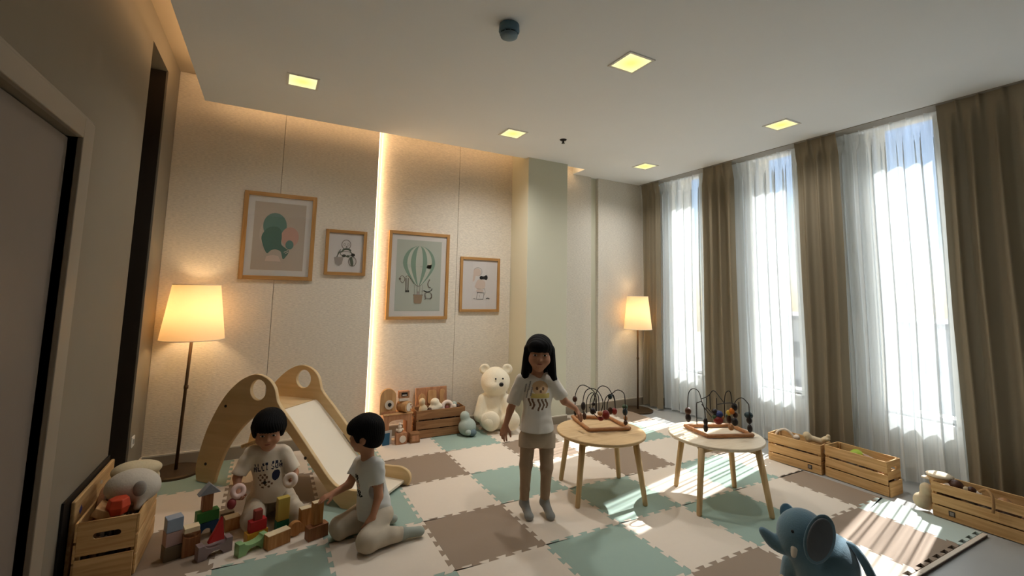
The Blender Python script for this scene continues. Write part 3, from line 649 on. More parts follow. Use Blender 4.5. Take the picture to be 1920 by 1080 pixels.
maze('bead_maze', 'wooden bead maze with tall angular wires on the pale sunlit table', [(1284, 798), (1328, 818), (1412, 816), (1370, 797)], (1.575, -0.62),
     [([(95, 660), (95, 300), (110, 170), (150, 105), (210, 85), (275, 118), (320, 200), (345, 310)], 0.05, 0.0), ([(340, 275), (420, 245), (490, 200), (525, 150), (560, 125), (605, 145), (680, 240), (760, 345)], 0.0, -0.05),
      ([(262, 745), (255, 380), (290, 338), (345, 320)], 0.0, 0.0), ([(340, 300), (395, 440), (415, 600), (422, 850)], 0.04, 0.1), ([(350, 370), (470, 530), (560, 640), (650, 715), (730, 660)], 0.0, 0.0),
      ([(430, 420), (540, 540), (620, 620), (700, 560)], -0.04, -0.02), ([(500, 190), (508, 470)], -0.04, -0.04), ([(620, 260), (630, 500)], -0.06, -0.06), ([(440, 250), (432, 480)], -0.02, -0.02),
      ([(770, 620), (772, 280), (795, 165), (840, 130), (880, 160), (905, 320), (925, 470)], -0.08, -0.05), ([(640, 375), (760, 358), (900, 352), (985, 405)], -0.02, 0.0),
      ([(950, 420), (965, 340), (1005, 285), (1060, 258), (1120, 270), (1190, 345), (1222, 430), (1235, 870)], -0.04, 0.06), ([(1035, 330), (1038, 545)], -0.08, -0.08)],
     [(100, 500, 50, 62, 0.05, 'brown'), (102, 620, 46, 70, 0.05, 'dark'), (422, 700, 34, 66, 0.09, 'dark'), (424, 810, 36, 66, 0.1, 'dark'), (590, 520, 50, 56, 0.0, 'dark'), (670, 560, 62, 60, 0.0, 'blue'), (600, 620, 48, 50, 0.01, 'green'),
      (655, 665, 76, 66, 0.01, 'red'), (720, 620, 40, 44, 0.0, 'tan'), (955, 425, 48, 62, -0.03, 'dark'), (905, 500, 42, 50, -0.02, 'orange'), (850, 530, 40, 44, -0.03, 'yellow'), (830, 600, 36, 40, -0.05, 'green'), (970, 570, 38, 46, -0.04, 'brown'),
      (852, 650, 42, 66, -0.04, 'brown'), (960, 695, 50, 64, 0.0, 'dark'), (1215, 575, 64, 52, 0.02, 'teal'), (1225, 670, 42, 54, 0.03, 'dark'), (1236, 820, 38, 62, 0.06, 'dark'), (890, 800, 44, 46, 0.02, 'tan')], 9.82, 1280, 720)

# slide
SA = Vector((-1.956, 1.337, 0)); SD = Vector((math.cos(R_(-45)), math.sin(R_(-45)), 0)); SPp = Vector((-SD[1], SD[0], 0))
slide = thing('toddler_slide', 'pale plywood toddler slide with round grip holes behind the boys', 'slide', (SA[0], SA[1], 0.0042), R_(-45))
outer = spline([(-0.085, 0.012), (-0.098, 0.10), (-0.07, 0.24), (0.0, 0.44), (0.125, 0.655), (0.255, 0.785), (0.37, 0.848), (0.455, 0.862), (0.55, 0.835), (0.615, 0.775), (0.64, 0.705)], 6) + \
    spline([(0.65, 0.675), (0.69, 0.63), (0.80, 0.53), (1.00, 0.335), (1.16, 0.18), (1.25, 0.13), (1.36, 0.125), (1.46, 0.128), (1.53, 0.10), (1.55, 0.05), (1.535, 0.004)], 6) + \
    [(1.28, 0.001)] + [(1.22, 0.04), (0.98, 0.27), (0.80, 0.44)] + spline([(0.72, 0.505), (0.62, 0.56), (0.51, 0.572), (0.42, 0.535), (0.305, 0.43), (0.195, 0.28), (0.125, 0.12), (0.095, 0.012)], 6) + [(0.085, 0.001), (-0.07, 0.001)]
hole = circle((0.463, 0.75), 0.082, 32)
FX = fr((0, 0, 0), (1, 0, 0), (0, 0, 1))
for yy in (0.0, 0.485):
    me = prism([outer, hole], 0.03, Matrix.Translation((0, yy, 0)) @ FX, bevel=0.004); link('side_panel', me, W_ply, slide)
prof = spline([(0.20, 0.578), (0.40, 0.585), (0.58, 0.590), (0.66, 0.555), (0.80, 0.425), (1.0, 0.235), (1.14, 0.105), (1.22, 0.06), (1.32, 0.045), (1.50, 0.038)], 7)
def ribbon(prof, y0, y1, th, x0=None, x1=None):
    pr2 = [p for p in prof if (x0 is None or p[0] >= x0 - 1e-6) and (x1 is None or p[0] <= x1 + 1e-6)]; vs = []; fs = []; n = len(pr2)
    for x, z in pr2:
        for y, dz in ((y0, 0), (y1, 0), (y1, -th), (y0, -th)): vs.append((x, y, z + dz))
    for i in range(n - 1):
        for k in range(4): l = (k + 1) % 4; fs.append((i * 4 + k, i * 4 + l, i * 4 + 4 + l, i * 4 + 4 + k))
    fs += [(0, 1, 2, 3), (n * 4 - 1, n * 4 - 2, n * 4 - 3, n * 4 - 4)]
    return MB().add(vs, fs)
ribbon(prof, 0.0155, 0.4695, 0.018, 0.60).obj('chute', M_chute, slide)
ribbon([(0.20, 0.585), (0.40, 0.588), (0.598, 0.588)], 0.0155, 0.4695, 0.018).obj('platform', W_ply, slide, bevel=0.002)
MB().cyl((0.32, 0.0155, 0.30), (0.32, 0.4695, 0.30), 0.014).obj('cross_bar', W_leg, slide, smooth=True)
for x, z in ((0.155, 0.60), (0.0, 0.14), (0.95, 0.30)): MB().cyl((x, -0.0195, z), (x, -0.0152, z), 0.011, n=14).obj('bolt_cap', mat('bolt_dark', S(40, 34, 28), 0.5), slide)

# crates
def crate(name, label, loc, rotz, L, D, H, slats, m1=W_crate, m2=W_crateY, group='wooden toy crates', lower=0.0, th=0.011, label_plate=False):
    t = thing(name, label, 'crate', loc, rotz, group)
    for y, nm in ((th / 2, 'slat'), (D - th / 2, 'slat')):
        for z0, z1 in slats: MB().b2((0.0, y - th / 2, z0 * H), (L, y + th / 2, z1 * H)).obj(nm, m1, t, bevel=0.002)
    for ex, dirn in ((0.0, -1), (L, 1)):
        x0 = ex if dirn < 0 else ex - th
        sl_ = D * 0.22
        me = prism([[(th + 0.001, 0.47 * H), (D - th - 0.001, 0.47 * H), (D - th - 0.001, H), (th + 0.001, H)], rrect(D / 2 - sl_, 0.70 * H, D / 2 + sl_, 0.70 * H + 0.032, 0.0155)], th, fr((x0 + th / 2 + dirn * 0.0, 0, 0), (0, 1, 0), (0, 0, 1)))
        link('end_board', me, m2, t)
        xa = x0 + dirn * (0.012 if lower else 0)
        MB().b2((xa, th + 0.001 - lower * 0.0, 0.0), (xa + th, D - th - 0.001, 0.42 * H)).obj('end_board', m2, t, bevel=0.002)
        for y in (th + 0.009, D - th - 0.009):
            xi = ex + (th + 0.009 if dirn < 0 else -th - 0.009); MB().b2((xi - 0.008, y - 0.008, 0.0), (xi + 0.008, y + 0.008, H * 0.98)).obj('corner_post', W_crate2, t)
    MB().b2((th, th + 0.001, 0.006), (L - th, D - th - 0.001, 0.016)).obj('base_board', m1, t)
    if label_plate:
        MB().b2((label_plate[0], -0.003, label_plate[1]), (label_plate[0] + 0.034, 0.0, label_plate[1] + 0.036)).obj('tag_frame', mat('tag_dark', S(70, 62, 56), 0.6), t)
        MB().b2((label_plate[0] + 0.006, -0.0042, label_plate[1] + 0.006), (label_plate[0] + 0.028, -0.003, label_plate[1] + 0.03)).obj('tag_plate', mat('tag_pale', S(150, 140, 130), 0.6), t)
    return t
SL3 = [(0.02, 0.30), (0.335, 0.62), (0.68, 1.0)]
C1 = crate('crate', 'pine crate behind the second table with a white hoop in it', (2.80, -0.262, -0.02), R_(-84), 0.46, 0.22, 0.255, SL3, label_plate=(0.35, 0.03))
C2 = crate('crate', 'pine crate with a lime green ball in it, middle of the three by the curtains', (2.872, -0.742, -0.02), R_(-90), 0.465, 0.225, 0.27, SL3, lower=1)
C3 = crate('crate', 'long pine crate cut by the right picture edge, with a beige bucket at its end', (2.815, -1.50, -0.02), R_(-87), 0.64, 0.225, 0.245, [(0.02, 0.34), (0.375, 0.66), (0.73, 1.0)], label_plate=(0.09, 0.035))
C4 = crate('crate', 'dark pine crate against the back wall heaped with toys, left of the teddy bear', (-0.165, 1.655, 0.0), 0.0, 0.55, 0.20, 0.285, SL3, W_dkc, wood('crate_dark_end', S(128, 90, 56), S(160, 118, 78), 1, 0.7))
C5 = crate('crate', 'pine crate in the lower left corner beside the taupe wall, holding soft toys', (-2.152, 0.12, 0.0), R_(90), 0.46, 0.265, 0.312, [(0.02, 0.34), (0.37, 0.66), (0.70, 1.0)], lower=1)

# boards at the left wall
bk = MB().b2((-2.4785, 0.115, -0.0195), (-2.468, 0.88, 0.425)).obj('shadow_panel', M_black); tag(bk, 'thin added black panel standing in for the shadow gap behind the wooden board', 'panel')  # added sheet, its black stands in for shade at the wall
bd = thing('wooden_board', 'tall wooden board standing between the left crate and the wall', 'board', (-2.452, 0.53, -0.0195))
MB().b2((-0.012, -0.33, 0), (0.008, 0.36, 0.415)).obj('board', wood('board_oak', S(176, 140, 92), S(206, 172, 122), 1, 0.6), bd, bevel=0.006)
MB().box((0.0085, -0.24, 0.34), (0.001, 0.035, 0.035), Matrix.Rotation(0.7, 3, 'X')).obj('blue_mark', mat('sticker_blue', S(74, 84, 150), 0.6), bd)
MB().box((0.0085, 0.1, 0.36), (0.001, 0.05, 0.02), Matrix.Rotation(-0.3, 3, 'X')).obj('pale_mark', mat('sticker_pale', S(170, 160, 140), 0.6), bd)

# ================================================================== CHILDREN
M_skin = mat('skin', S(186, 134, 104), 0.55, 0.04, 20, spec=0.3)
M_hair = mat('hair_black', S(13, 11, 11), 0.75, 0.3, 60, 0.5, 90, stretch=(1, 1, 0.15), spec=0.12)
M_eyew = mat('eye_white', S(216, 210, 202), 0.3); M_iris = mat('eye_dark', S(22, 14, 10), 0.2)
M_lip = mat('lips', S(142, 76, 66), 0.5); M_brow = mat('brow', S(24, 18, 15), 0.8)
def nz(v): v = np.array(v, float); return v / np.linalg.norm(v)
def headframe(f, u):
    f = nz(f); u = np.array(u, float); u = nz(u - f * (u @ f)); l = np.cross(u, f); return np.stack([l, f, u], 1)   # columns: own left, forward, up
def add_head(B, c, Rm, s, neck):
    P = lambda x, y, z: c + Rm @ (np.array([x, y, z]) * s)
    B.ell(P(0, -.012, .018), np.array([.076, .09, .082]) * s, Rm, .02); B.ell(P(0, .018, -.026), np.array([.064, .066, .078]) * s, Rm, .02)
    B.ell(P(0, .05, -.083), .022 * s, Rm, .025); B.ell(P(.036, .05, -.036), .03 * s, Rm, .02); B.ell(P(-.036, .05, -.036), .03 * s, Rm, .02)
    for x in (-1, 1): B.ell(P(x * .031, .098, -.004), np.array([.02, .022, .013]) * s, Rm, .012, 's')
    B.cap(P(0, .078, .002), P(0, .090, -.026), .0075 * s, .0105 * s, .010); B.ell(P(.010, .082, -.030), .0075 * s, Rm, .006); B.ell(P(-.010, .082, -.030), .0075 * s, Rm, .006)
    B.ell(P(0, .076, -.054), np.array([.024, .012, .012]) * s, Rm, .012); B.ell(P(0, .088, -.0555), np.array([.02, .01, .0022]) * s, Rm, .004, 's')
    for x in (-1, 1): B.ell(P(x * .076, -.010, -.018), np.array([.010, .020, .028]) * s, Rm, .008); B.ell(P(x * .088, -.004, -.016), np.array([.006, .009, .014]) * s, Rm, .006, 's')
    B.cap(P(0, -.02, -.07), neck, .036 * s, .037 * s, .025)
    return P
def add_hand(B, wr, d, n, side, s=1.0, curl=(0.35, 0.4, 0.45, 0.5), thumb=0.5, spread=0.16):
    """wrist, finger direction, palm normal; side=+1 when the thumb lies along d x n"""
    d = nz(d); n = nz(np.array(n) - d * (np.array(n) @ d)); t = np.cross(d, n) * side
    r = .0068 * s; L = [.040 * s, .045 * s, .042 * s, .033 * s]
    for i, (off, ln) in enumerate(zip((.021, .0075, -.0065, -.0195), L)):
        kn = wr + d * (.050 - .004 * abs(i - 1.2)) * s + t * off * s
        B.cap(wr + t * off * .55 * s + d * .006, kn, .0105 * s, .0088 * s, .009)
        dd = nz(d + t * spread * (1.2 - i) * .8); p = kn
        for seg, ang, rr in ((.46, curl[i] * .8, r), (.32, curl[i] * 1.6, r * .94), (.24, curl[i] * 2.2, r * .86)):
            q = p + (dd * math.cos(ang) + n * math.sin(ang)) * ln * seg; B.cap(p, q, rr, rr * .94, .0022); p = q
    b = wr + d * .014 * s + t * .014 * s + n * .004 * s; m = b + (d * .55 + t * .75 + n * .25) * .030 * s
    B.cap(b, m, .0115 * s, .0085 * s, .007); e = m + nz(d * .9 + t * (.55 - thumb * .6) + n * thumb) * .026 * s; B.cap(m, e, .0080 * s, .0064 * s, .003)
def face(t, P, Rm, s, teeth=False):
    for x in (-1, 1):
        MB().ball((0, 0, 0), (.0125 * s, .0045 * s, .0052 * s), 12).mesh
        b = MB(); b.ball((0, 0, 0), (.0135 * s, .005 * s, .0050 * s), 12); o = b.obj('eye', M_eyew, t, smooth=True)
        o.matrix_local = Matrix.Translation(Vector(P(x * .030, .0765, -.004)) - t.location) @ Matrix([list(r) for r in Rm]).to_4x4()
        b = MB(); b.ball((0, 0, 0), (.0075 * s, .004 * s, .0052 * s), 10); i = b.obj('iris', M_iris, o, smooth=True); i.location = (0, .0026 * s, 0)
        b = MB(); b.tube([(-.016 * s, -.003 * s, 0), (0, 0, .003 * s), (.016 * s, -.004 * s, 0)], [.0016 * s, .0028 * s, .0014 * s], 6); o = b.obj('eyebrow', M_brow, t, smooth=True)
        o.matrix_local = Matrix.Translation(Vector(P(x * .031, .0815, .016)) - t.location) @ Matrix([list(r) for r in Rm]).to_4x4()
    b = MB(); b.tube([(-.021 * s, -.006 * s, .003 * s), (-.010 * s, 0, .001 * s), (0, .002 * s, 0), (.010 * s, 0, .001 * s), (.021 * s, -.006 * s, .003 * s)], [.0015 * s, .0034 * s, .004 * s, .0034 * s, .0015 * s], 6)
    o = b.obj('mouth', M_lip, t, smooth=True); o.matrix_local = Matrix.Translation(Vector(P(0, .0845, -.0555)) - t.location) @ Matrix([list(r) for r in Rm]).to_4x4()
def bitmap(rows): return np.array([[ch == '#' for ch in r] for r in rows])
def worldmesh(t, me, name, m): o = link(name, me, m, t, world=True); return o
def noise_fold(a, f, ang):
    ca, sa = math.cos(ang), math.sin(ang)
    return lambda X, Y, Z: a * np.sin(f * (ca * X + .6 * sa * Y + .35 * Z) + 2.2 * np.sin(.31 * f * Z + .5) + 1.4 * np.sin(.43 * f * (Y - X))) * np.clip(.5 + .5 * np.sin(.27 * f * (Z + X)), 0, 1)

GIRLB = (0.15, -0.25); BOY1B = (-1.48, 0.50); BOY2B = (-0.95, 0.0)
def build_person(name, label, base, J, head, hands, shirt, bottoms, socks, hair, legr=(.058, .044, .040, .026), armr=(.033, .027, .026, .019), chest=.085, belly=.085, vox=.0034):
    t = thing(name, label, 'person', (base[0], base[1], 0))
    B = SDF(); hc, hf, hu, hs = head; Rm = headframe(hf, hu); hc = np.array(hc)
    P = add_head(B, hc, Rm, hs, J['neck'])
    cen = (J['hipL'] + J['hipR']) / 2; up = nz(J['neck'] - cen); rt_ = nz(J['shL'] - J['shR'])
    ch = cen + (J['neck'] - cen) * .68; fw_ = nz(np.cross(rt_, up))
    Rt = np.stack([nz(np.cross(up, -fw_) * 1.0), fw_, up], 1)
    B.ell(ch, (chest * 1.12, chest * .78, chest * 1.15), Rt, .03); B.ell(cen + up * .05, (belly * 1.02, belly * .82, .10), Rt, .03); B.ell(cen, (belly * 1.08, belly * .86, .075), Rt, .03)
    B.cap(J['shL'] - rt_ * .02, J['shR'] + rt_ * .02, .036, .036, .03); B.cap(J['neck'] - up * .02, J['neck'] + up * .03, .036, .034, .02)
    for q in 'LR':
        B.cap(J['sh' + q], J['el' + q], armr[0], armr[1], .015); B.cap(J['el' + q], J['wr' + q], armr[2], armr[3], .012)
        h = hands[q]; add_hand(B, J['wr' + q], *h[:3], **h[3])
        B.cap(J['hip' + q], J['kn' + q], legr[0], legr[1], .02); B.cap(J['kn' + q], J['an' + q], legr[2], legr[3], .015); B.cap(J['an' + q], J['toe' + q], .027, .02, .012)
    body = worldmesh(t, B.mesh(vox, 'body', None, 2), 'body', M_skin)
    face(t, P, Rm, hs)
    # shirt
    Sh = SDF(); e = .013
    Sh.ell(ch, (chest * 1.12 + e, chest * .78 + e, chest * 1.15 + e), Rt, .03)
    hem = shirt['hem']; hv = hem - ch; Sh.cap(ch - up * .01, hem - up * .05, chest * .86 + e, belly * 1.02 + e + shirt.get('flare', .01), .03)
    Sh.ell(cen + up * .05, (belly * 1.08 + e, belly * .9 + e, .11), Rt, .03)
    Sh.cap(J['shL'] - rt_ * .02, J['shR'] + rt_ * .02, .047, .047, .03)
    for q in 'LR':
        sl_ = J['sh' + q] + (J['el' + q] - J['sh' + q]) * shirt.get('sleeve', .72); dv = nz(J['el' + q] - J['sh' + q])
        Sh.cap(J['sh' + q], sl_, .047, shirt.get('cuff', .05), .02)
        Sh.ell(sl_ + dv * .05, .056, None, .003, 's')
    Sh.wrinkle(noise_fold(shirt.get('fold', .0035), 46, .3)); Sh.wrinkle(noise_fold(.002, 90, 1.4))
    Sh.plane(hem, shirt.get('hemdir', -up), .004)
    Sh.ell(J['neck'] + up * .05 + fw_ * .012, (.052, .054, .058), Rt, .004, 's')
    mats, fn = shirt['mats'], shirt.get('fn')
    o = worldmesh(t, Sh.mesh(.004, 'shirt', (lambda c, n: fn(c, n, ch, Rt)) if fn else None, 1), 'shirt', mats)
    for nm, (m, build) in bottoms.items():
        Q = SDF(); build(Q, J, cen, up, Rt, legr, belly); worldmesh(t, Q.mesh(.004, nm, None, 1), nm, m)
    for q in 'LR':
        Q = SDF(); dv = nz(J['an' + q] - J['kn' + q]); top = J['an' + q] - dv * socks[1]
        Q.cap(top, J['an' + q], legr[3] + .008, legr[3] + .006, .01); fd = nz(J['toe' + q] - J['an' + q])
        Q.cap(J['an' + q], J['toe' + q], .0325, .0265, .015); Q.ell(J['toe' + q] + fd * .004, (.031, .031, .022) if abs(fd[2]) < .6 else .027, None, .015); Q.ell(J['an' + q] - fd * .012 + np.array([0, 0, -.012]) * (1 if abs(fd[2]) < .6 else 0), .03, None, .012)
        Q.plane(top, -dv, .003)
        if socks[2]: Q.plane(np.array([0, 0, .0015]), np.array([0, 0, -1]), .004)
        worldmesh(t, Q.mesh(.0035, 'sock', None, 1), 'sock', socks[0])
    H = SDF(); hair(H, P, Rm, hs); worldmesh(t, H.mesh(.0035, 'hair', None, 1), 'hair', M_hair)
    return t
def arr(p): return np.array(p, float)
def bowl(H, P, Rm, s, back=-.06, front=.010, puff=1.0, ears=True):
    H.ell(P(0, -.012, .030), np.array([.094, .108, .096]) * s * puff, Rm, .02); H.ell(P(0, -.05, -.025), np.array([.076, .064, .07]) * s, Rm, .03); H.ell(P(0, .048, .040), np.array([.078, .062, .056]) * s, Rm, .02)
    for x in (-1, 1): H.cap(P(x * .078, .012, .03), P(x * .074, .022, -.022), .019 * s, .010 * s, .015)     # sideburns
    H.box(P(0, .130, front - .112), np.array([.050, .105, .100]) * s, .012 * s, Rm, .008, 's'); H.box(P(0, .165, front - .10), np.array([.12, .105, .088]) * s, .012 * s, Rm, .008, 's')
    if ears:
        for x in (-1, 1): H.ell(P(x * .094, -.012, -.034), np.array([.026, .030, .036]) * s, Rm, .006, 's')
    H.plane(P(0, -.05, back), -Rm[:, 2] + Rm[:, 1] * .25, .008)
    def strands(X, Y, Z):
        q = P(0, -.02, .11); a = np.arctan2(Y - q[1], X - q[0]); return .0015 * np.sin(46 * a + 2 * np.sin(60 * Z))
    H.wrinkle(strands)
M_cotton = mat('cotton_white', S(222, 216, 206), 0.85, 0.02, 12, 0.1, 220); M_cottonw = mat('cotton_cream', S(216, 204, 184), 0.85, 0.02, 12, 0.1, 220); M_cottong = mat('cotton_pale_grey', S(214, 216, 212), 0.85, 0.02, 12, 0.1, 220)
M_navy = mat('print_navy', S(34, 38, 62), 0.85); M_ink = mat('print_black', S(28, 30, 34), 0.85); M_pinkp = mat('print_pink', S(206, 160, 146), 0.85); M_tanp = mat('print_tan', S(206, 172, 132), 0.85); M_yelp = mat('print_yellow', S(206, 186, 112), 0.85); M_greyp = mat('print_grey', S(150, 146, 140), 0.85); M_brp = mat('print_brown', S(112, 84, 62), 0.85)
M_short = mat('shorts_beige', S(186, 168, 146), 0.85, 0.03, 14, 0.1, 200); M_legg = mat('leggings_taupe', S(166, 142, 118), 0.85, 0.06, 40, 0.1, 200)
M_pants = mat('pants_stone', S(190, 178, 158), 0.85, 0.03, 14, 0.1, 200); M_sock = mat('socks_grey', S(150, 152, 148), 0.9, 0.04, 30, 0.1, 200); M_sockg = mat('socks_sage', S(160, 168, 158), 0.9, 0.04, 30, 0.1, 200)

# ---- standing girl
g = lambda u, v, d=0.0: bb(u, v, GIRLB, d)
JG = dict(neck=g(1008, 702, -.01), shL=g(1033, 711, -.01), shR=g(978, 713, .01), elL=g(1058, 752, -.06), wrL=g(1079, 766, -.13), elR=g(957, 768, .0), wrR=g(948, 797, .04),
          hipL=g(1024, 818, -.01), hipR=g(990, 820, .01), knL=g(1025, 876, .02), knR=g(986, 872, .04), anL=g(1021, 938, -.03), anR=g(983, 931, .0), toeL=g(1032, 966, .06), toeR=g(992, 953, .08))
for q, gz in (('L', 0), ('R', 0)): JG['toe' + q][2] = .024; JG['an' + q][2] = max(.05, min(JG['an' + q][2], .075))
fg = nz(arr((CAM[0] - .15, CAM[1] + .25, 0)) + arr((.25, 0, 0)))
def girl_print(c, n, ch, Rt):
    q = (c - ch) @ Rt; x, y, z = q[:, 0], q[:, 1], q[:, 2] ; r = np.zeros(len(c), int); f = y > .02
    u = -x / .082; v = (z + .004) / .100
    r[f & ((u - .15) ** 2 / .5 + (v - .62) ** 2 / .22 < 1)] = 1
    r[f & (np.abs(u - .15) < .82) & (np.abs(v - .08) < .16)] = 2
    for k, (uu, hh) in enumerate(((-.75, .5), (-.45, .7), (.05, .8), (.38, .75), (.7, .65))): r[f & (np.abs(u - uu - .08 * np.sin(9 * v)) < .085) & (v < -.12) & (v > -.12 - hh)] = 4
    for uu, v0 in ((-1.1, .55), (-.95, .2), (-.75, .75), (-.6, .35)): r[f & (np.abs(u - uu - .25 * (v - v0)) < .055) & (np.abs(v - v0) < .3)] = 3
    for uu, vv in ((.42, .55), (-.12, .58)): r[f & ((u - uu) ** 2 + (v - vv) ** 2 < .012)] = 4
    r[f & ((u - .2) ** 2 + (v - .38) ** 2 < .01)] = 4
    return r
def shorts(Q, J, cen, up, Rt, legr, belly):
    Q.ell(cen, (belly * 1.08 + .014, belly * .86 + .014, .085), Rt, .02)
    for q in 'LR':
        m = J['hip' + q] + (J['kn' + q] - J['hip' + q]) * .5; Q.cap(J['hip' + q], m, legr[0] + .014, legr[0] + .010, .008)
    cr = cen - up * .055; [Q.cap(cr + Rt[:, 1] * y, cr - up * .1 + Rt[:, 1] * y, .007, .013, .006, 's') for y in (-.05, -.025, 0, .025, .05, .08)]
    Q.wrinkle(noise_fold(.002, 60, .8)); dv = nz((J['knL'] + J['knR']) / 2 - cen)
    Q.plane(J['hipL'] + (J['knL'] - J['hipL']) * .36, dv, .004); Q.plane(cen + up * .06, up, .004)
def leggings(Q, J, cen, up, Rt, legr, belly):
    for q in 'LR':
        Q.cap(J['hip' + q], J['kn' + q], legr[0] + .003, legr[1] + .003, .012); Q.cap(J['kn' + q], J['an' + q], legr[2] + .004, legr[3] + .006, .015)
    Q.wrinkle(noise_fold(.0014, 110, .1))
def girlhair(H, P, Rm, s):
    H.ell(P(0, -.014, .028), np.array([.086, .102, .090]) * s, Rm, .02); H.ell(P(0, .05, .045), np.array([.07, .054, .046]) * s, Rm, .02)
    H.cap(P(0, -.05, .0), P(0, -.045, -.115), .068 * s, .062 * s, .03)
    for x in (-1, 1): H.cap(P(x * .070, .006, .02), P(x * .086, .016, -.150), .028 * s, .026 * s, .02)
    H.cap(P(.075, .02, -.10), P(.108, .02, -.150), .012 * s, .007 * s, .01)
    H.box(P(0, .120, .012 - .115), np.array([.046, .098, .105]) * s, .012 * s, Rm, .006, 's')
    H.plane(P(0, 0, -.162), -Rm[:, 2], .01); H.wrinkle(lambda X, Y, Z: .0014 * np.sin(190 * (X + Y * .7)) )
handsG = dict(L=(nz(g(1097, 786, -.14) - JG['wrL']), arr((0, 0, -1)), -1, dict(s=1.15, curl=(.5, .55, .55, .5), thumb=.7)), R=(nz(g(941, 822, .06) - JG['wrR']), nz(g(960, 800, -.02) - JG['wrR']), 1, dict(s=1.15, curl=(.25, .32, .4, .45), spread=.25)))
build_person('person', 'girl with long black hair in a white T-shirt, standing beside the play table', GIRLB, JG, (g(1011, 662, .0), fg, arr((.02, 0, 1)), 1.16), handsG,
             dict(hem=g(1006, 805, 0), mats=[M_cotton, M_tanp, M_yelp, M_greyp, M_brp], fn=girl_print, flare=.022, sleeve=.70, cuff=.052, hemdir=arr((0, 0, -1))), {'shorts': (M_short, shorts), 'leggings': (M_legg, leggings)}, (M_sock, .035, True), girlhair, chest=.088, belly=.088, legr=(.053, .043, .039, .026))

# ---- boy kneeling towards the camera, a ring toy in each hand
b1 = lambda u, v, d=0.0: bb(u, v, BOY1B, d)
JB = dict(neck=b1(503, 838, .0), shL=b1(532, 847, .0), shR=b1(471, 850, .0), elL=b1(552, 886, .03), wrL=b1(549, 906, .12), elR=b1(445, 895, .04), wrR=b1(445, 926, .12),
          hipL=b1(528, 945, -.05), hipR=b1(482, 948, -.05), knL=b1(549, 944, .15), knR=b1(476, 950, .165), anL=b1(538, 962, -.02), anR=b1(490, 966, -.02), toeL=b1(524, 962, -.12), toeR=b1(500, 964, -.12))
for q in 'LR': JB['an' + q][2] = .038; JB['toe' + q][2] = .034; JB['hip' + q][2] = max(JB['hip' + q][2], .11)
JB['knL'][2] = .075; JB['knR'][2] = .078
fb1 = nz(arr((CAM[0] + 1.48, CAM[1] - .5, -.5)))
FONT = {'M': ['#...#', '##.##', '#.#.#', '#...#', '#...#'], 'I': ['###', '.#.', '.#.', '.#.', '###'], 'L': ['#..', '#..', '#..', '#..', '###'], 'C': ['.##', '#..', '#..', '#..', '.##'], 'T': ['###', '.#.', '.#.', '.#.', '.#.'], 'S': ['.##', '#..', '.#.', '..#', '##.'], 'O': ['###', '#.#', '#.#', '#.#', '###'], 'A': ['.#.', '#.#', '###', '#.#', '#.#'], ' ': ['.', '.', '.', '.', '.']}
def textmap(s): return bitmap([('.'.join(FONT[c][r] for c in s)) for r in range(5)])
TXT = textmap('ALCT SOA')
def boy1_print(c, n, ch, Rt):
    q = (c - ch) @ Rt; x, y, z = q[:, 0], q[:, 1], q[:, 2]; r = np.zeros(len(c), int); f = y > .01
    u = (-x) / .085; arch = .012 * (1 - u ** 2); h, w_ = TXT.shape
    col = ((u + 1) / 2 * w_).astype(int); row = ((.026 + arch - z) / .040 * h).astype(int); ok = f & (np.abs(u) < 1) & (row >= 0) & (row < h) & (col >= 0) & (col < w_)
    hit = np.zeros(len(c), bool); hit[ok] = TXT[row[ok], col[ok]]; r[hit] = 1
    U = -x; V = z
    r[f & ((U - .046) ** 2 / .0006 + (V + .045) ** 2 / .0010 < 1)] = 1
    r[f & ((U + .030) ** 2 / .0009 + (V + .045) ** 2 / .0006 < 1) & (np.sin(U * 240) * np.sin(V * 200 + 1) > .05)] = 2
    r[f & ((U + .012) ** 2 / .0016 + (V + .088) ** 2 / .0005 < 1) & (np.sin(U * 170 + 1) * np.sin(V * 230) > .2)] = 2
    r[f & ((U + .02) ** 2 + (V + .075) ** 2 < .00012)] = 3
    return r
def pants(Q, J, cen, up, Rt, legr, belly):
    Q.ell(cen, (belly * 1.08 + .014, belly * .86 + .014, .09), Rt, .03)
    for q in 'LR':
        Q.cap(J['hip' + q], J['kn' + q], legr[0] + .013, legr[1] + .016, .02); Q.ell(J['kn' + q], legr[1] + .017, None, .02)
        en = J['an' + q] + (J['kn' + q] - J['an' + q]) * .10; Q.cap(J['kn' + q], en, legr[2] + .016, legr[3] + .014, .02)
    Q.wrinkle(noise_fold(.0038, 58, .9)); Q.wrinkle(noise_fold(.0022, 105, 2.0)); Q.plane(np.array([0, 0, .0015]), np.array([0, 0, -1]), .006)
ringL = b1(548, 900, .165); ringR = b1(444, 922, .165)
handsB = dict(R=(nz(b1(446, 940, .19) - JB['wrR']), nz(ringR - JB['wrR'] + arr((.02, 0, 0))), -1, dict(s=1.02, curl=(.6, .65, .7, .7), thumb=.9)), L=(nz(b1(545, 892, .19) - JB['wrL']), nz(b1(530, 905, .13) - JB['wrL']), 1, dict(s=1.02, curl=(.6, .65, .7, .7), thumb=.9)))
build_person('person', 'boy kneeling in front of the slide, facing us, holding a ring in each hand', BOY1B, JB, (b1(504, 806, .03), fb1, arr((0.02, .1, 1)), 1.10), handsB,
             dict(hem=b1(505, 932, .0), mats=[M_cottonw, M_navy, M_brp, M_ink], fn=boy1_print, flare=.02, sleeve=.80, cuff=.050, hemdir=arr((0, 0, -1))), {'trousers': (M_pants, pants)}, (M_sock, .02, True), lambda H, P, Rm, s: bowl(H, P, Rm, s, puff=1.04, front=.020), legr=(.060, .052, .044, .03), chest=.086, belly=.086)

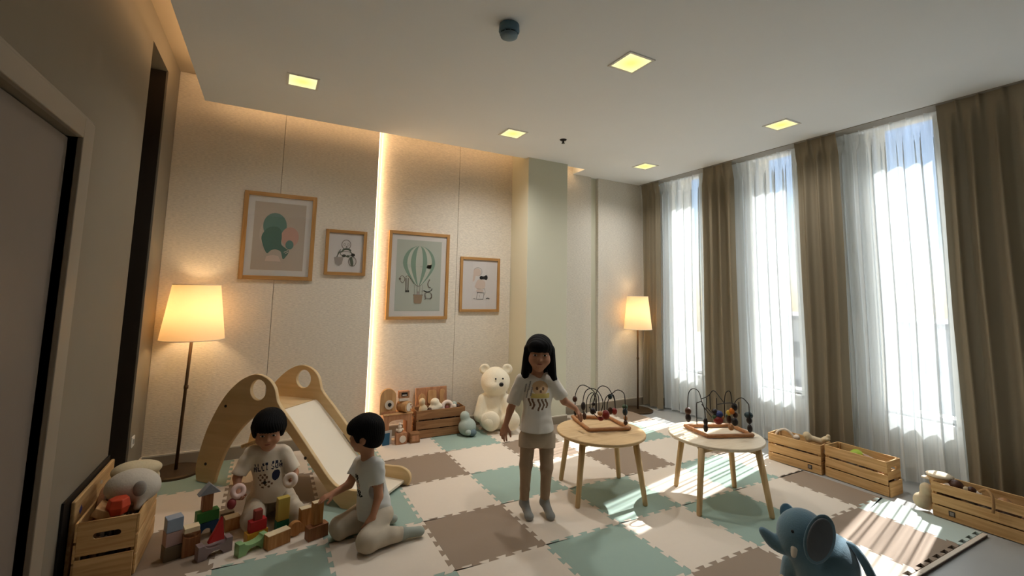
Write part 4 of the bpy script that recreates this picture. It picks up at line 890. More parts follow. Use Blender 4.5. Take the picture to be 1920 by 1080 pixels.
# ---- boy kneeling sideways, reaching for the blocks
b2 = lambda u, v, d=0.0: bb(u, v, BOY2B, d)
JC = dict(neck=b2(689, 853, .0), shR=b2(676, 868, -.075), shL=b2(706, 874, .06), elR=b2(655, 908, -.05), wrR=b2(624, 926, .02), elL=b2(710, 931, .10), wrL=b2(699, 968, .15),
          hipR=b2(690, 968, -.06), hipL=b2(716, 978, .05), knR=b2(640, 985, .02), knL=b2(690, 1014, .22), anR=b2(700, 985, -.07), anL=b2(754, 996, .14), toeR=b2(735, 985, -.08), toeL=b2(786, 992, .12))
JC['hipR'][2] = .125; JC['hipL'][2] = .125; JC['knR'][2] = .068; JC['knL'][2] = .068; JC['anR'][2] = .042; JC['anL'][2] = .046; JC['toeR'][2] = .036; JC['toeL'][2] = .036
fb2 = nz(-_rt * 1.0 + arr((0.02, 0.02, -.06)))
def boy2_print(c, n, ch, Rt):
    q = (c - ch) @ Rt; x, y, z = q[:, 0], q[:, 1], q[:, 2]; r = np.zeros(len(c), int); f = y > .0
    U = -x + .012; V = z + .04
    for uu, vv, ru, rv, m in ((-.015, .055, .018, .012, 1), (.004, .042, .012, .024, 1), (-.012, .03, .012, .008, 3), (0, .012, .018, .010, 2), (-.018, -.006, .010, .010, 1), (.006, -.012, .016, .008, 2), (-.008, -.036, .012, .014, 1), (.012, -.040, .016, .016, 1), (.02, -.058, .020, .008, 1), (-.012, -.062, .018, .006, 3), (0.016, 0.01, .008, .014, 3)):
        r[f & (((U - uu) / ru) ** 2 + ((V - vv) / rv) ** 2 < 1) & (np.sin(U * 330 + vv * 90) * np.sin(V * 260) > -.55)] = m
    return r
handsC = dict(R=(nz(b2(605, 934, .05) - JC['wrR']), arr((0, 0, -1)), 1, dict(s=1.02, curl=(.2, .3, .4, .45), thumb=.4, spread=.25)), L=(nz(b2(686, 996, .19) - JC['wrL']), nz(b2(690, 960, -.1) - JC['wrL'] + arr((0, 0, -.03))), 1, dict(s=1.05, curl=(.3, .32, .34, .36), thumb=.3, spread=.2)))
build_person('person', 'boy kneeling side-on in a pale grey T-shirt, reaching toward the wooden blocks', BOY2B, JC, (b2(685, 813, .0), fb2, arr((-.02, 0, 1)), 1.04), handsC,
             dict(hem=b2(702, 966, .0), mats=[M_cottong, M_ink, M_pinkp, M_greyp], fn=boy2_print, flare=.016, sleeve=.52, cuff=.047, hemdir=arr((0, 0, -1))), {'trousers': (M_pants, pants)}, (M_sockg, .03, True), lambda H, P, Rm, s: bowl(H, P, Rm, s, back=-.075, front=.012), legr=(.058, .048, .042, .03), chest=.082, belly=.084)

# ================================================================== PLUSH TOYS
M_bear = mat('plush_cream', S(232, 222, 198), 0.95, 0.05, 30, 0.5, 90, sheen=0.3); M_ele = mat('plush_blue_grey', S(88, 118, 132), 0.9, 0.06, 30, 0.35, 120, sheen=0.4); M_ele2 = mat('plush_ear_lining', S(96, 100, 104), 0.92, 0.1, 20, 0.35, 90)
M_peng = mat('plush_grey_green', S(166, 178, 170), 0.92, 0.06, 25, 0.4, 90); M_nose = mat('nose_black', S(16, 14, 14), 0.35); M_tusk = mat('felt_white', S(216, 208, 194), 0.9, 0.03); M_cream2 = mat('plush_ecru', S(204, 186, 154), 0.95, 0.06, 25, 0.4, 90)
def blob(name, m, t, build, vox=.006, smooth=2):
    Q = SDF(); build(Q); return link(name, Q.mesh(vox, name, None, smooth), m, t, world=True)
# teddy bear, seated against the wall
BB = (0.745, 1.70); e = lambda u, v, d=0.0: bb(u, v, BB, d)
t = thing('teddy_bear', 'big cream teddy bear sitting against the back wall left of the pillar', 'teddy bear', (BB[0], BB[1], 0))
fbr = nz(arr((CAM[0] - BB[0] + .5, CAM[1] - BB[1], 0))); RB = headframe(fbr, (0, 0, 1)); hc = e(929, 715, .02)
def bear(Q):
    Q.ell(hc, (.168, .150, .165), RB, .03); Q.ell(hc + RB @ arr((-.03, .10, -.03)), (.085, .075, .062), RB, .04)
    Q.ell(e(925, 764, .0), (.175, .135, .200), RB, .03); Q.ell(e(926, 782, .02), (.18, .15, .14), RB, .04)
    Q.cap(e(906, 748, .06), e(900, 779, .10), .060, .072, .03); Q.cap(e(948, 748, .06), e(956, 776, .10), .060, .07, .03)
    Q.cap(e(914, 790, .05), e(917, 790, .20), .085, .085, .02); Q.cap(e(944, 790, .05), e(957, 789, .17), .085, .085, .02)
    Q.plane((0, 0, .002), (0, 0, -1), .01)
blob('body', M_bear, t, bear, .007)
for u in (909, 951): blob('ear', M_bear, t, lambda Q, u=u: Q.ell(e(u, 692, .02), (.062, .035, .062), RB, .01).ell(e(u, 692, .055), (.035, .02, .035), RB, .02, 's'), .006)
for u, v, rw in ((920.5, 790, .098), (959, 789, .094)): blob('foot', M_bear, t, lambda Q, u=u, v=v, rw=rw: Q.ell(e(u, v, .225), (rw, .05, .108), RB, .02).plane((0, 0, .002), (0, 0, -1), .01), .007)
for u, v in ((929.5, 710.5), (943, 710)): MB().ball(e(u, v, .178 if u < 935 else .165), .0105, 10).obj('eye', M_nose, t, smooth=True, world=True)
blob('nose', M_nose, t, lambda Q: Q.ell(e(940, 721, .218), (.026, .018, .024), RB, .01), .003)
# round bird-like soft toy
PB = (0.395, 1.575); e2 = lambda u, v, d=0.0: bb(u, v, PB, d)
t = thing('soft_toy', 'small grey-green pear-shaped soft toy between the dark crate and the teddy bear', 'soft toy', (PB[0], PB[1], 0))
blob('body', M_peng, t, lambda Q: Q.ell(e2(876, 800), (.098, .09, .092), None, .03).ell(e2(871.5, 780), (.052, .05, .052), None, .03).plane((0, 0, .001), (0, 0, -1), .01), .005)
blob('tail', M_peng, t, lambda Q: Q.ell(e2(878, 811, .085), (.032, .03, .030), None, .01), .004)
blob('belly_patch', mat('plush_slate', S(104, 122, 128), 0.92, 0.06, 25, 0.4, 90), t, lambda Q: Q.ell(e2(886, 811, .058), (.045, .035, .035), None, .01).plane((0, 0, .001), (0, 0, -1), .006), .004)
# elephant
EB = fl(1545, 1128)[:2]; e3 = lambda u, v, d=0.0: bb(u, v, EB, d)
t = thing('toy_elephant', 'blue-grey plush elephant with raised trunk in the right foreground', 'toy elephant', (EB[0], EB[1], 0))
RE = headframe(-_rt, (0, 0, 1))
PX = lambda v: v * np.linalg.norm(e3(1545, 1030) - CAM) / FPX / 1.27    # picture lengths at the toy's distance, in metres
def ele(Q):
    Q.ell(e3(1545, 1060), (PX(44), PX(48), PX(56)), RE, .03); Q.ell(e3(1556, 1082), (PX(42), PX(34), PX(47)), RE, .03)
    Q.ell(e3(1505, 1003, .03), (PX(36), PX(41), PX(42)), RE, .025); Q.cap(e3(1525, 1030, .0), e3(1548, 1050), PX(40), PX(48), .03)
    Q.ell(e3(1492, 1021, .05), (PX(24), PX(26), PX(19)), RE, .025)
    pts = spline([e3(1488, 1019, .05), e3(1468, 1021, .06), e3(1450, 1014, .07), e3(1437, 1002, .08), e3(1429, 994, .085)], 3); rr = np.linspace(PX(18), PX(5.2), len(pts))
    for a, b_, r0, r1 in zip(pts[:-1], pts[1:], rr[:-1], rr[1:]): Q.cap(a, b_, r0, r1, .006)
    fz = lambda u, v, d: e3(u, v, d)
    for u, vv, d, r in ((1528, 1100, .10, 27), (1486, 1082, -.02, 23), (1574, 1108, .06, 24), (1566, 1100, -.09, 24)):
        top = e3(u + (8 if u < 1550 else 0), 1062, d * .7); bt = arr((e3(u, vv, d)[0], e3(u, vv, d)[1], .03)); Q.cap(top, bt, PX(r), PX(r * .92), .02)
    Q.plane((0, 0, .002), (0, 0, -1), .01)
blob('body', M_ele, t, ele, .005)
def ear(Q, c, tilt, rx, rz, d=0):
    R2 = RE @ np.array(Matrix.Rotation(tilt, 3, 'X')); Q.ell(c, (PX(5), PX(rx), PX(rz)), R2, .006)
blob('ear', M_ele, t, lambda Q: ear(Q, e3(1537, 1011, .150), .32, 25.5, 40), .0035)
blob('ear_lining', M_ele2, t, lambda Q: ear(Q, e3(1537, 1012, .168), .32, 20.5, 34.5), .0035)
blob('ear', M_ele, t, lambda Q: ear(Q, e3(1477, 963, -.12), -.35, 14, 19), .0035)
blob('tusk', M_tusk, t, lambda Q: Q.cap(e3(1490, 1027, .125), e3(1488, 1041, .13), PX(6.8), PX(4.0), .004), .0025)
MB().tube(spline([e3(1588, 1020, .0), e3(1600, 1026, .015), e3(1613, 1042, .03), e3(1625, 1062, .03), e3(1639, 1090, .03)], 5), [PX(q) for q in np.linspace(5, 7.5, 21)], 10).obj('tail', M_ele, t, smooth=True, world=True)
MB().ball(e3(1486, 996.5, .154), PX(2.6), 10).obj('eye', M_nose, t, smooth=True, world=True)
blob('foot_pad', mat('foot_pad_tan', S(170, 152, 130), 0.9, 0.04), t, lambda Q: Q.ell(arr((*e3(1472, 1085, .02)[:2], .036)), (PX(14), PX(10), PX(15)), RE, .006).plane((0, 0, .002), (0, 0, -1), .004), .004)
blob('foot_pad', MATS['foot_pad_tan'], t, lambda Q: Q.ell(arr((*e3(1506, 1100, .14)[:2], .036)), (PX(14), PX(12), PX(15)), RE, .006).plane((0, 0, .002), (0, 0, -1), .004), .004)

# ================================================================== PICTURES
W_frame = wood('frame_oak', S(170, 124, 70), S(196, 152, 96), 2, 0.45); W_frameH = wood('frame_oak_rail', S(170, 124, 70), S(196, 152, 96), 0, 0.45)
M_mount = mat('mount_board', S(226, 222, 216), 0.85, 0.01); M_glass = glassmat('picture_glass')
ART = {k: mat('art_' + k, v, 0.9, 0.02, 10) for k, v in dict(beige=S(196, 182, 166), sage=S(110, 142, 132), sage2=S(92, 124, 112), rose=S(206, 164, 148), sand=S(208, 194, 178), pale=S(188, 194, 182), green=S(134, 160, 142), stripe=S(196, 200, 186), ink=S(50, 50, 48), line=S(120, 110, 102), basket=S(160, 138, 114), paper=S(226, 220, 216), grey=S(170, 160, 152), olive=S(96, 104, 88), blush=S(220, 200, 186), black=S(26, 26, 28)).items()}
def picture(label, x0, x1, z0, z1, ywall, fw, paper, art, mountw=0.0, mpaper=None):
    t = thing('framed_picture', label, 'picture', ((x0 + x1) / 2, ywall, (z0 + z1) / 2), 0, 'framed pictures on the back wall')
    w_, h_ = x1 - x0, z1 - z0; D = 0.026
    for s in (-1, 1):
        MB().box((s * (w_ / 2 - fw / 2), -D / 2 - .001, 0), (fw, D, h_)).obj('frame_stile', W_frame, t, bevel=0.002)
        MB().box((0, -D / 2 - .001, s * (h_ / 2 - fw / 2)), (w_ - 2 * fw, D, fw)).obj('frame_rail', W_frameH, t, bevel=0.002)
    MB().box((0, -0.008, 0), (w_ - 2 * fw, 0.004, h_ - 2 * fw)).obj('mount', M_mount if mountw else paper, t)
    iw, ih = w_ - 2 * fw - 2 * mountw, h_ - 2 * fw - 2 * mountw
    if mountw: MB().box((0, -0.0105, 0), (iw, 0.001, ih)).obj('print', paper, t)
    MB().box((0, -0.020, 0), (w_ - 2 * fw, 0.0015, h_ - 2 * fw)).obj('glass', M_glass, t)
    lay = [0]
    def poly(pts, m, name='shape'):
        lay[0] += 1; y = -0.0112 - 0.00035 * lay[0]
        me = prism([[(u * iw / 2, v * ih / 2) for u, v in pts]], 0.0003, fr((0, y, 0), (1, 0, 0), (0, 0, 1))); link(name, me, ART[m], t)
    def line(pts, wd, m, closed=False):
        lay[0] += 0.2; y = -0.0112 - 0.00035 * lay[0]; P = [np.array((u * iw / 2, v * ih / 2)) for u, v in pts]; n = len(P); mb = MB(); vs = []
        for i in range(n):
            a = P[i - 1] if (i or closed) else P[i]; b_ = P[(i + 1) % n] if (i < n - 1 or closed) else P[i]; d = b_ - a; d = d / (np.hypot(*d) + 1e-9); nn = np.array((-d[1], d[0])) * wd / 2
            for q in (P[i] + nn, P[i] - nn): vs.append((q[0], y, q[1]))
        mb.add(vs, [(2 * i, 2 * i + 1, (2 * i + 3) % (2 * n), (2 * i + 2) % (2 * n)) for i in range(n if closed else n - 1)]); mb.obj('stroke', ART[m], t)
    art(poly, line); return t
cc = lambda cx, cy, rx, ry, a0=0, a1=360, n=30: [(cx + rx * math.cos(R_(a0 + (a1 - a0) * k / n)), cy + ry * math.sin(R_(a0 + (a1 - a0) * k / n))) for k in range(n + (0 if a1 - a0 == 360 else 1))]
def art1(poly, line):
    poly(cc(-.30, .06, .46, .44), 'sand'); poly(cc(-.19, .31, .455, .385), 'sage'); poly(cc(.42, .0, .35, .30), 'rose')
    poly(spline([(-.67, -.09), (-.62, .08), (-.45, .24), (-.15, .29), (.05, .19), (.10, -.02), (.10, -.22), (.28, -.34), (.42, -.42), (.32, -.58), (.20, -.66), (.10, -.45), (-.03, -.40), (-.13, -.385), (-.28, -.42), (-.42, -.51), (-.55, -.36)], 4, True), 'sage2')
    poly(cc(.42, -.23, .16, .135), 'sage'); poly([(-.48, -.74), (-.44, -.60), (-.2, -.55), (.02, -.58), (.12, -.74)], 'blush')
    line([(.22, -.46), (.38, -.40)], .007, 'sand'); line([(.28, -.50), (.40, -.44)], .007, 'sand')
def art2(poly, line):
    line(cc(0, .42, .26, .24), .006, 'line', True); line(cc(-.1, .42, .05, .06), .003, 'line', True); line(cc(.12, .42, .05, .06), .003, 'line', True); poly(cc(.02, .30, .05, .035), 'line')
    poly(cc(.04, .12, .26, .12), 'olive'); poly(cc(.04, .06, .20, .08), 'paper'); line(cc(-.02, -.12, .42, .22, 0, 180), .010, 'olive'); poly(cc(-.10, -.16, .12, .07), 'ink'); poly(cc(.12, -.18, .10, .06), 'olive'); poly(cc(.42, -.10, .12, .08), 'ink'); line(cc(.02, -.05, .34, .12), .005, 'olive', True)
    poly([(-.66, -.26), (-.12, -.22), (-.2, -.58), (-.36, -.68), (-.58, -.56)], 'grey'); poly(spline([(.24, -.26), (.36, -.22), (.46, -.5), (.42, -.68), (.30, -.56)], 4, True), 'olive'); line(cc(.40, -.44, .22, .24), .006, 'line', True); line(spline([(-.3, .16), (-.42, 0), (-.5, -.24)], 4), .007, 'olive')
def art3(poly, line):
    poly(cc(0, .34, .72, .50, 0, 180) + [(.66, .18), (.52, -.02), (.32, -.18), (.12, -.28), (-.12, -.28), (-.32, -.18), (-.52, -.02), (-.66, .18)], 'stripe')
    def gore(a, b_):
        f = lambda q: [(q * .72 * math.sin(th) if th < PI / 2 else q * (.72 - .60 * ((th - PI / 2) / (PI / 2)) ** 1.4), .34 + .50 * math.cos(th) if th < PI / 2 else .34 - .62 * ((th - PI / 2) / (PI / 2)) ** .9) for th in [PI * k / 16 for k in range(17)]]
        poly(f(a) + f(b_)[::-1], 'green')
    gore(-1.0, -.74); gore(-.52, -.22); gore(.22, .50); gore(.80, 1.0)
    line(cc(0, -.24, .14, .06, 180, 360), .005, 'line')
    for x in (-.16, -.05, .06, .17): line([(x * 1.1, -.26), (x, -.56)], .003, 'line')
    poly([(-.20, -.55), (.20, -.55), (.17, -.76), (.13, -.79), (-.13, -.79), (-.17, -.76)], 'basket'); line([(-.22, -.55), (.22, -.55)], .009, 'line'); poly(cc(0, -.50, .05, .05), 'grey')
    line(spline([(-.86, -.12), (-.74, -.02), (-.60, -.10), (-.70, -.22), (-.84, -.12)], 4), .006, 'line'); poly(cc(-.82, -.11, .05, .03), 'line'); line(spline([(-.58, -.06), (-.5, -.02), (-.4, -.06), (-.30, -.14), (-.2, -.24)], 4), .006, 'line')
    for x in (-.55, -.46): line([(x, -.08), (x + .01, -.44)], .009, 'line'); poly(cc(x + .02, -.45, .04, .03), 'ink')
    line(spline([(.50, -.10), (.42, -.22), (.46, -.32), (.56, -.34)], 4), .011, 'line'); line(spline([(.24, -.42), (.40, -.46), (.58, -.42), (.62, -.36)], 4), .009, 'ink'); line(cc(.46, -.56, .16, .09), .006, 'line', True); line(spline([(.3, -.5), (.34, -.64), (.30, -.68)], 3), .008, 'line'); line(spline([(.58, -.5), (.62, -.62), (.54, -.66)], 3), .008, 'line')
def art4(poly, line):
    poly(cc(-.18, .50, .22, .16), 'blush'); line(cc(-.14, .52, .24, .17), .006, 'grey', True); line(spline([(-.3, .38), (-.40, .3), (-.36, .14)], 4), .005, 'grey'); line(spline([(.28, -.16), (.32, -.34), (.26, -.44)], 4), .005, 'grey'); poly(spline([(-.38, .44), (-.26, .5), (-.3, .2), (-.42, .12)], 4, True), 'blush')
    poly(cc(.08, .28, .11, .07), 'black'); poly(cc(.22, .28, .05, .07), 'ink'); poly(cc(.34, .29, .09, .10), 'black'); poly(spline([(-.14, .18), (.10, .20), (.30, .10), (.26, -.14), (-.02, -.18), (-.28, -.10)], 4, True), 'blush'); line(spline([(-.30, -.08), (-.1, -.18), (.26, -.16)], 4), .004, 'basket')
    poly(cc(.0, -.26, .22, .06), 'blush'); line([(-.14, -.32), (.24, -.34), (.20, -.60), (-.18, -.60), (-.14, -.32)], .005, 'ink'); line([(.0, -.42), (.0, -.52)], .004, 'grey'); line([(-.36, -.58), (-.24, -.58)], .005, 'ink'); line(spline([(.36, -.58), (.46, -.55), (.58, -.58)], 4), .008, 'ink')
picture('large framed abstract print of sage and rose rounded shapes, furthest left on the wall', -1.885, -1.243, 1.624, 2.478, YB, .038, ART['beige'], art1, .056)
picture('small framed sketch of a seated animal, left of the glowing wall seam', -1.137, -.728, 1.692, 2.164, YB, .032, ART['paper'], art2)
picture('large framed print of a green striped hot-air balloon, right of the glowing seam', -.476, .236, 1.224, 2.216, 1.95, .034, ART['pale'], art3, .060)
picture('small framed sketch of a standing animal with a black camera, beside the pillar', .384, .911, 1.308, 1.967, 1.95, .032, ART['paper'], art4)

# ================================================================== BUILDING BLOCKS AND SMALL TOYS
BC = {k: mat('block_' + k, v, 0.5, 0.04, 20) for k, v in dict(bluegrey=S(142, 156, 174), mauve=S(168, 138, 132), pink=S(196, 164, 146), cream=S(226, 208, 172), red=S(176, 34, 36), green=S(66, 134, 62), dgreen=S(24, 110, 82), blue=S(22, 70, 110), yellow=S(206, 150, 42), olive=S(184, 160, 76), lgreen=S(142, 178, 122), dark=S(104, 88, 66), grey=S(146, 150, 156), violet=S(140, 122, 122)).items()}
W_bl = wood('block_wood', S(170, 116, 64), S(200, 148, 92), 2, 0.5, 6); W_bd = wood('block_dark_wood', S(132, 84, 52), S(160, 108, 70), 2, 0.5, 6)
def block(label, px, dims, m, z0=0.0, rot=0.0, shape='box', parts=(), top=None):
    p = fl(*px) if len(px) == 2 else arr(px); o = None; w_, d_, h_ = dims; z0 += 0.0008
    if shape == 'box': me = MB().b2((-w_ / 2, -d_ / 2, 0), (w_ / 2, d_ / 2, h_)).mesh('b'); bv = .0025
    elif shape == 'arch': me = prism([[(-w_ / 2, 0), (-w_ * .27, 0)] + [(w_ * .27 * math.cos(a), h_ * .62 * math.sin(a)) for a in np.linspace(PI, 0, 12)] + [(w_ * .27, 0), (w_ / 2, 0), (w_ / 2, h_), (-w_ / 2, h_)]], d_, fr((0, 0, 0), (1, 0, 0), (0, 0, 1))); bv = .0015
    elif shape == 'dip': me = prism([[(-w_ / 2, 0), (-w_ * .24, 0)] + [(w_ * .24 * math.cos(a), h_ * .42 * math.sin(a)) for a in np.linspace(PI, 0, 10)] + [(w_ * .24, 0), (w_ / 2, 0), (w_ / 2, h_), (w_ * .32, h_)] + [(w_ * .32 * math.cos(a), h_ - h_ * .34 * math.sin(a)) for a in np.linspace(0.15, PI - .15, 9)] + [(-w_ * .32, h_), (-w_ / 2, h_)]], d_, fr((0, 0, 0), (1, 0, 0), (0, 0, 1))); bv = .0015
    elif shape == 'tri': me = prism([[(-w_ / 2, 0), (w_ / 2, 0), (w_ * .30, h_)]], d_, fr((0, 0, 0), (1, 0, 0), (0, 0, 1))); bv = .0015
    elif shape == 'roof': me = prism([[(-w_ / 2, 0), (w_ / 2, 0), (0, h_)]], d_, fr((0, 0, 0), (1, 0, 0), (0, 0, 1))); bv = .002
    elif shape == 'bowlcut': me = prism([[(-w_ / 2, 0), (w_ / 2, 0), (w_ / 2, h_)] + [(w_ / 2 * math.cos(a), h_ - h_ * .22 * math.sin(a)) for a in np.linspace(.2, PI - .2, 8)] + [(-w_ / 2, h_)]], d_, fr((0, 0, 0), (1, 0, 0), (0, 0, 1))); bv = .0015
    elif shape == 'cyl': me = MB().lathe([(0, 0), (w_ / 2, 0), (w_ / 2, h_), (0, h_)], n=24).mesh('c'); bv = .002
    elif shape == 'disc': me = MB().tube([(0, -d_ / 2, w_ / 2), (0, d_ / 2, w_ / 2)], w_ / 2, 24).mesh('d'); bv = .002
    nm = {'box': 'toy_block', 'arch': 'arch_block', 'dip': 'arch_block', 'tri': 'wedge_block', 'roof': 'roof_block', 'bowlcut': 'notched_block', 'cyl': 'round_block', 'disc': 'wooden_disc'}[shape]
    o = link(nm, me, m, None, bevel=bv); o.location = (p[0], p[1], z0); o.rotation_euler = (0, 0, R_(rot)); tag(o, label, 'toy block', 'wooden building blocks on the mat')
    if top is not None:
        c_ = MB().b2((-w_ / 2 + .001, -d_ / 2 + .001, h_), (w_ / 2 - .001, d_ / 2 - .001, h_ + .0015)).obj('top_face', top, o)
    return o
# far-left stack
block('dark wooden block at the bottom of the leftmost stack', (320, 1046), (.085, .075, .075), BC['dark'], 0, 20)
block('mauve block in the middle of the leftmost stack', (320, 1046), (.08, .072, .075), BC['mauve'], .0765, 22)
block('blue-grey block on top of the leftmost stack', (320, 1046), (.078, .072, .072), BC['bluegrey'], .153, 20)
block('brown notched block with a cream hollow top beside the leftmost stack', (355, 1038), (.085, .07, .125), W_bd, 0, 15, 'bowlcut', top=None)
block('cream half-round block lying on the brown notched block', (355, 1038), (.075, .06, .028), BC['cream'], .126, 15)
block('grey-violet arch block carrying a red wedge', (400, 1040), (.175, .06, .078), BC['violet'], 0, 22, 'dip')
block('red wedge standing on the grey-violet arch block', (402, 1041), (.082, .03, .125), BC['red'], .079, 22, 'tri')
block('dark blue arch block at the bottom of the striped tower', (384, 1004), (.125, .06, .085), BC['blue'], 0, 18, 'arch')
block('green block in the striped tower above the dark blue arch', (385, 1003), (.12, .058, .062), BC['green'], .0865, 18)
block('upright brown block in the striped tower under the grey roof', (383, 1003), (.055, .052, .098), W_bd, .150, 18)
block('grey roof block on top of the striped tower', (385, 1003), (.12, .056, .062), BC['grey'], .2495, 18, 'roof')
block('brown wooden cube beside the kneeling boy\'s knee', (433, 991), (.085, .07, .075), W_bl, 0, 15, top=BC['cream'])
block('dark wooden block behind the brown cube near the ring toy', (424, 976), (.08, .06, .06), BC['dark'], 0, 12)
block('pale green arch block at the front of the middle stack', (471, 1032), (.17, .055, .07), BC['lgreen'], 0, 28, 'dip')
block('yellow block at the base of the red and yellow stack', (479, 1013), (.12, .055, .06), BC['yellow'], 0.0, 22)
block('red block on the yellow block in the middle stack', (480, 1013), (.095, .05, .062), BC['red'], .0615, 20)
block('small dark red block crowning the red and yellow stack', (480, 1013), (.045, .04, .055), mat('block_darkred', S(136, 54, 44), 0.5, 0.04), .125, 18)
block('teal green block under the tall yellow block', (527, 999), (.075, .05, .08), BC['dgreen'], 0, 15)
block('tall olive yellow block standing on the teal green block', (527, 999), (.07, .046, .135), BC['olive'], .0815, 15)
block('wide wooden block with a cream top and grain ring, front centre', (519, 1022), (.135, .06, .078), W_bl, 0, 25, top=BC['cream'])
block('round wooden disc standing behind the wide wooden block', (552, 1004), (.085, .035, .085), W_bl, 0, 20, 'disc')
block('left upright wooden block of the pair near the sideways boy', (570, 993), (.065, .05, .135), W_bl, 0, 14, top=BC['cream'])
block('right upright wooden block standing on the lying wooden block', (592, 1006), (.062, .045, .13), W_bl, .0785, 14, top=BC['cream'])
block('lying wooden block under the right upright block by the boy\'s knee', (593, 1007), (.125, .06, .076), W_bd, 0, 18)
# hand-held rings
def ring(label, c, R, r, m, faceto, name='ring_toy'):
    f = nz(CAM - c); f = Vector(f); q = f.to_track_quat('Z', 'Y').to_matrix() @ Matrix.Rotation(faceto, 3, 'Y'); t = thing(name, label, 'ring toy', tuple(c)); MB().torus((0, 0, 0), R, r, q, 30, 12).obj('ring', m, t, smooth=True); return t
M_ringp = mat('plush_pink_white', S(226, 196, 186), 0.9, 0.14, 45); M_ringw = mat('plush_ring_cream', S(232, 214, 200), 0.9, 0.1, 45)
tr1 = ring('pale pink ring rattle with a dark red ball in the boy\'s right hand', ringR + arr((0.008, -.012, .006)), .030, .016, M_ringp, .25)
MB().ball((-.030, -.02, -.062), (.026, .026, .032), 14).obj('ball', mat('rattle_red', S(130, 50, 50), 0.5, 0.1), tr1, smooth=True); MB().cyl((-.016, -.012, -.030), (-.028, -.018, -.045), .008).obj('link', M_ringp, tr1)
ring('cream plush ring held in the boy\'s left hand', ringL + arr((-.012, -.014, .006)), .030, .018, M_ringw, -.35)

HEAPM = [mat('heap_a', S(96, 70, 52), 0.8, 0.1), mat('heap_b', S(140, 104, 72), 0.8, 0.1), mat('heap_c', S(120, 108, 92), 0.9, 0.1), mat('heap_d', S(70, 58, 52), 0.8, 0.1)]
def heap(label, lo, hi, n, seed, loc=(0, 0, 0), rot=0.0):
    """many small toys piled in a box: counted by nobody, one object"""
    r = random.Random(seed); b = MB()
    for k in range(n):
        q = r.uniform(.016, .028); p = [r.uniform(a + q, c - q) for a, c in zip(lo, hi)]
        if k % 3: b.ball(p, q, 8, r.randrange(4))
        else: b.box(p, (q * 1.7, q * 1.5, q * 1.2), Matrix.Rotation(r.uniform(0, 3), 3, 'Z'), r.randrange(4))
    for i in range(6):
        for j in range(4): b.ball([lo[0] + (hi[0] - lo[0]) * (i + .5) / 6, lo[1] + (hi[1] - lo[1]) * (j + .5) / 4, lo[2] + (hi[2] - lo[2]) * .5], [(hi[0] - lo[0]) / 11, (hi[1] - lo[1]) / 7.5, (hi[2] - lo[2]) * .48], 8, (i + j) % 4)
    o = b.obj('toy_heap', HEAPM); o.location = loc; o.rotation_euler = (0, 0, rot); tag(o, label, 'toy heap', None, 'stuff'); return o
# ---- toys left of the dark crate
W_t2 = wood('toy_wood_pale', S(186, 140, 92), S(212, 170, 120), 2, 0.5); W_t3 = wood('toy_wood_rosy', S(168, 118, 84), S(196, 146, 108), 2, 0.5)
M_wh = mat('paint_white', S(226, 214, 198), 0.6); M_bk = mat('paint_black', S(26, 22, 20), 0.5)
st = thing('toy_bench', 'little wooden bench carrying toys, left of the dark crate', 'toy bench', (-.36, 1.71, 0.0035))
link('arch_frame', prism([rrect(-.14, 0, .14, .275, .02)[:0] + [(-.14, 0), (-.095, 0), (-.095, .20)] + [(.095 * math.cos(a), .20 + .03 * math.sin(a)) for a in np.linspace(PI, 0, 8)] + [(.095, .20), (.095, 0), (.14, 0), (.14, .275), (-.14, .275)]], .16, fr((0, 0, 0), (1, 0, 0), (0, 0, 1)), .003), W_t3, st)
MB().b2((-.15, -.085, .275), (.15, .085, .287)).obj('seat', W_t2, st, bevel=.004)
ow = thing('wooden_toy', 'tall rounded wooden toy with one round black and white eye', 'wooden toy', (-.46, 1.70, .2875))
link('body', prism([[(-.075, 0), (.075, 0), (.075, .17)] + [(.075 * math.cos(a), .17 + .075 * math.sin(a)) for a in np.linspace(0.1, PI - .1, 12)] + [(-.075, .17)]], .05, fr((0, 0, 0), (1, 0, 0), (0, 0, 1)), .005), W_t2, ow)
MB().cyl((.01, -.025, .09), (.01, -.034, .09), .045, n=24).obj('eye_ring', M_wh, ow); MB().cyl((.012, -.034, .092), (.012, -.040, .092), .019, n=18).obj('pupil', M_bk, ow); MB().b2((-.07, -.032, .004), (.07, -.025, .022)).obj('foot_rail', W_t3, ow)
ro = thing('wooden_roller', 'fat wooden roller with a patterned pale face on the toy bench', 'wooden toy', (-.285, 1.685, .2875))
MB().tube([(-.04, .05, .058), (.03, -.05, .058)], .057, 24).obj('drum', W_t2, ro); MB().tube([(.031, -.0515, .058), (.034, -.056, .058)], .042, 24).obj('face_disc', M_wh, ro)
for k in range(6): a = k * PI / 3; MB().ball((.036 + .026 * math.cos(a), -.057, .058 + .026 * math.sin(a)), (.008, .003, .008), 8).obj('dot', W_t3, ro)
ca = thing('toy_camera', 'wooden toy camera with white base on top of the roller', 'toy camera', (-.30, 1.69, .4035))
MB().b2((-.055, -.03, .028), (.055, .03, .10)).obj('case', W_t3, ca, bevel=.004); MB().b2((-.05, -.032, 0), (.05, .032, .027)).obj('base', M_wh, ca, bevel=.003); MB().b2((-.032, -.034, .05), (.032, -.0302, .085)).obj('lens_window', M_bk, ca); MB().b2((-.022, -.036, .056), (.022, -.0345, .066)).obj('bar', M_wh, ca)
bk2 = thing('picture_book', 'blue and grey board book standing at the foot of the toy bench', 'book', (-.475, 1.612, 0), R_(10)); MB().b2((-.045, -.004, 0), (.03, .004, .115)).obj('cover', mat('book_blue', S(44, 92, 120), 0.5), bk2); MB().b2((-.04, .0042, .002), (.055, .016, .135)).obj('pages', mat('book_grey', S(196, 190, 182), 0.6), bk2)
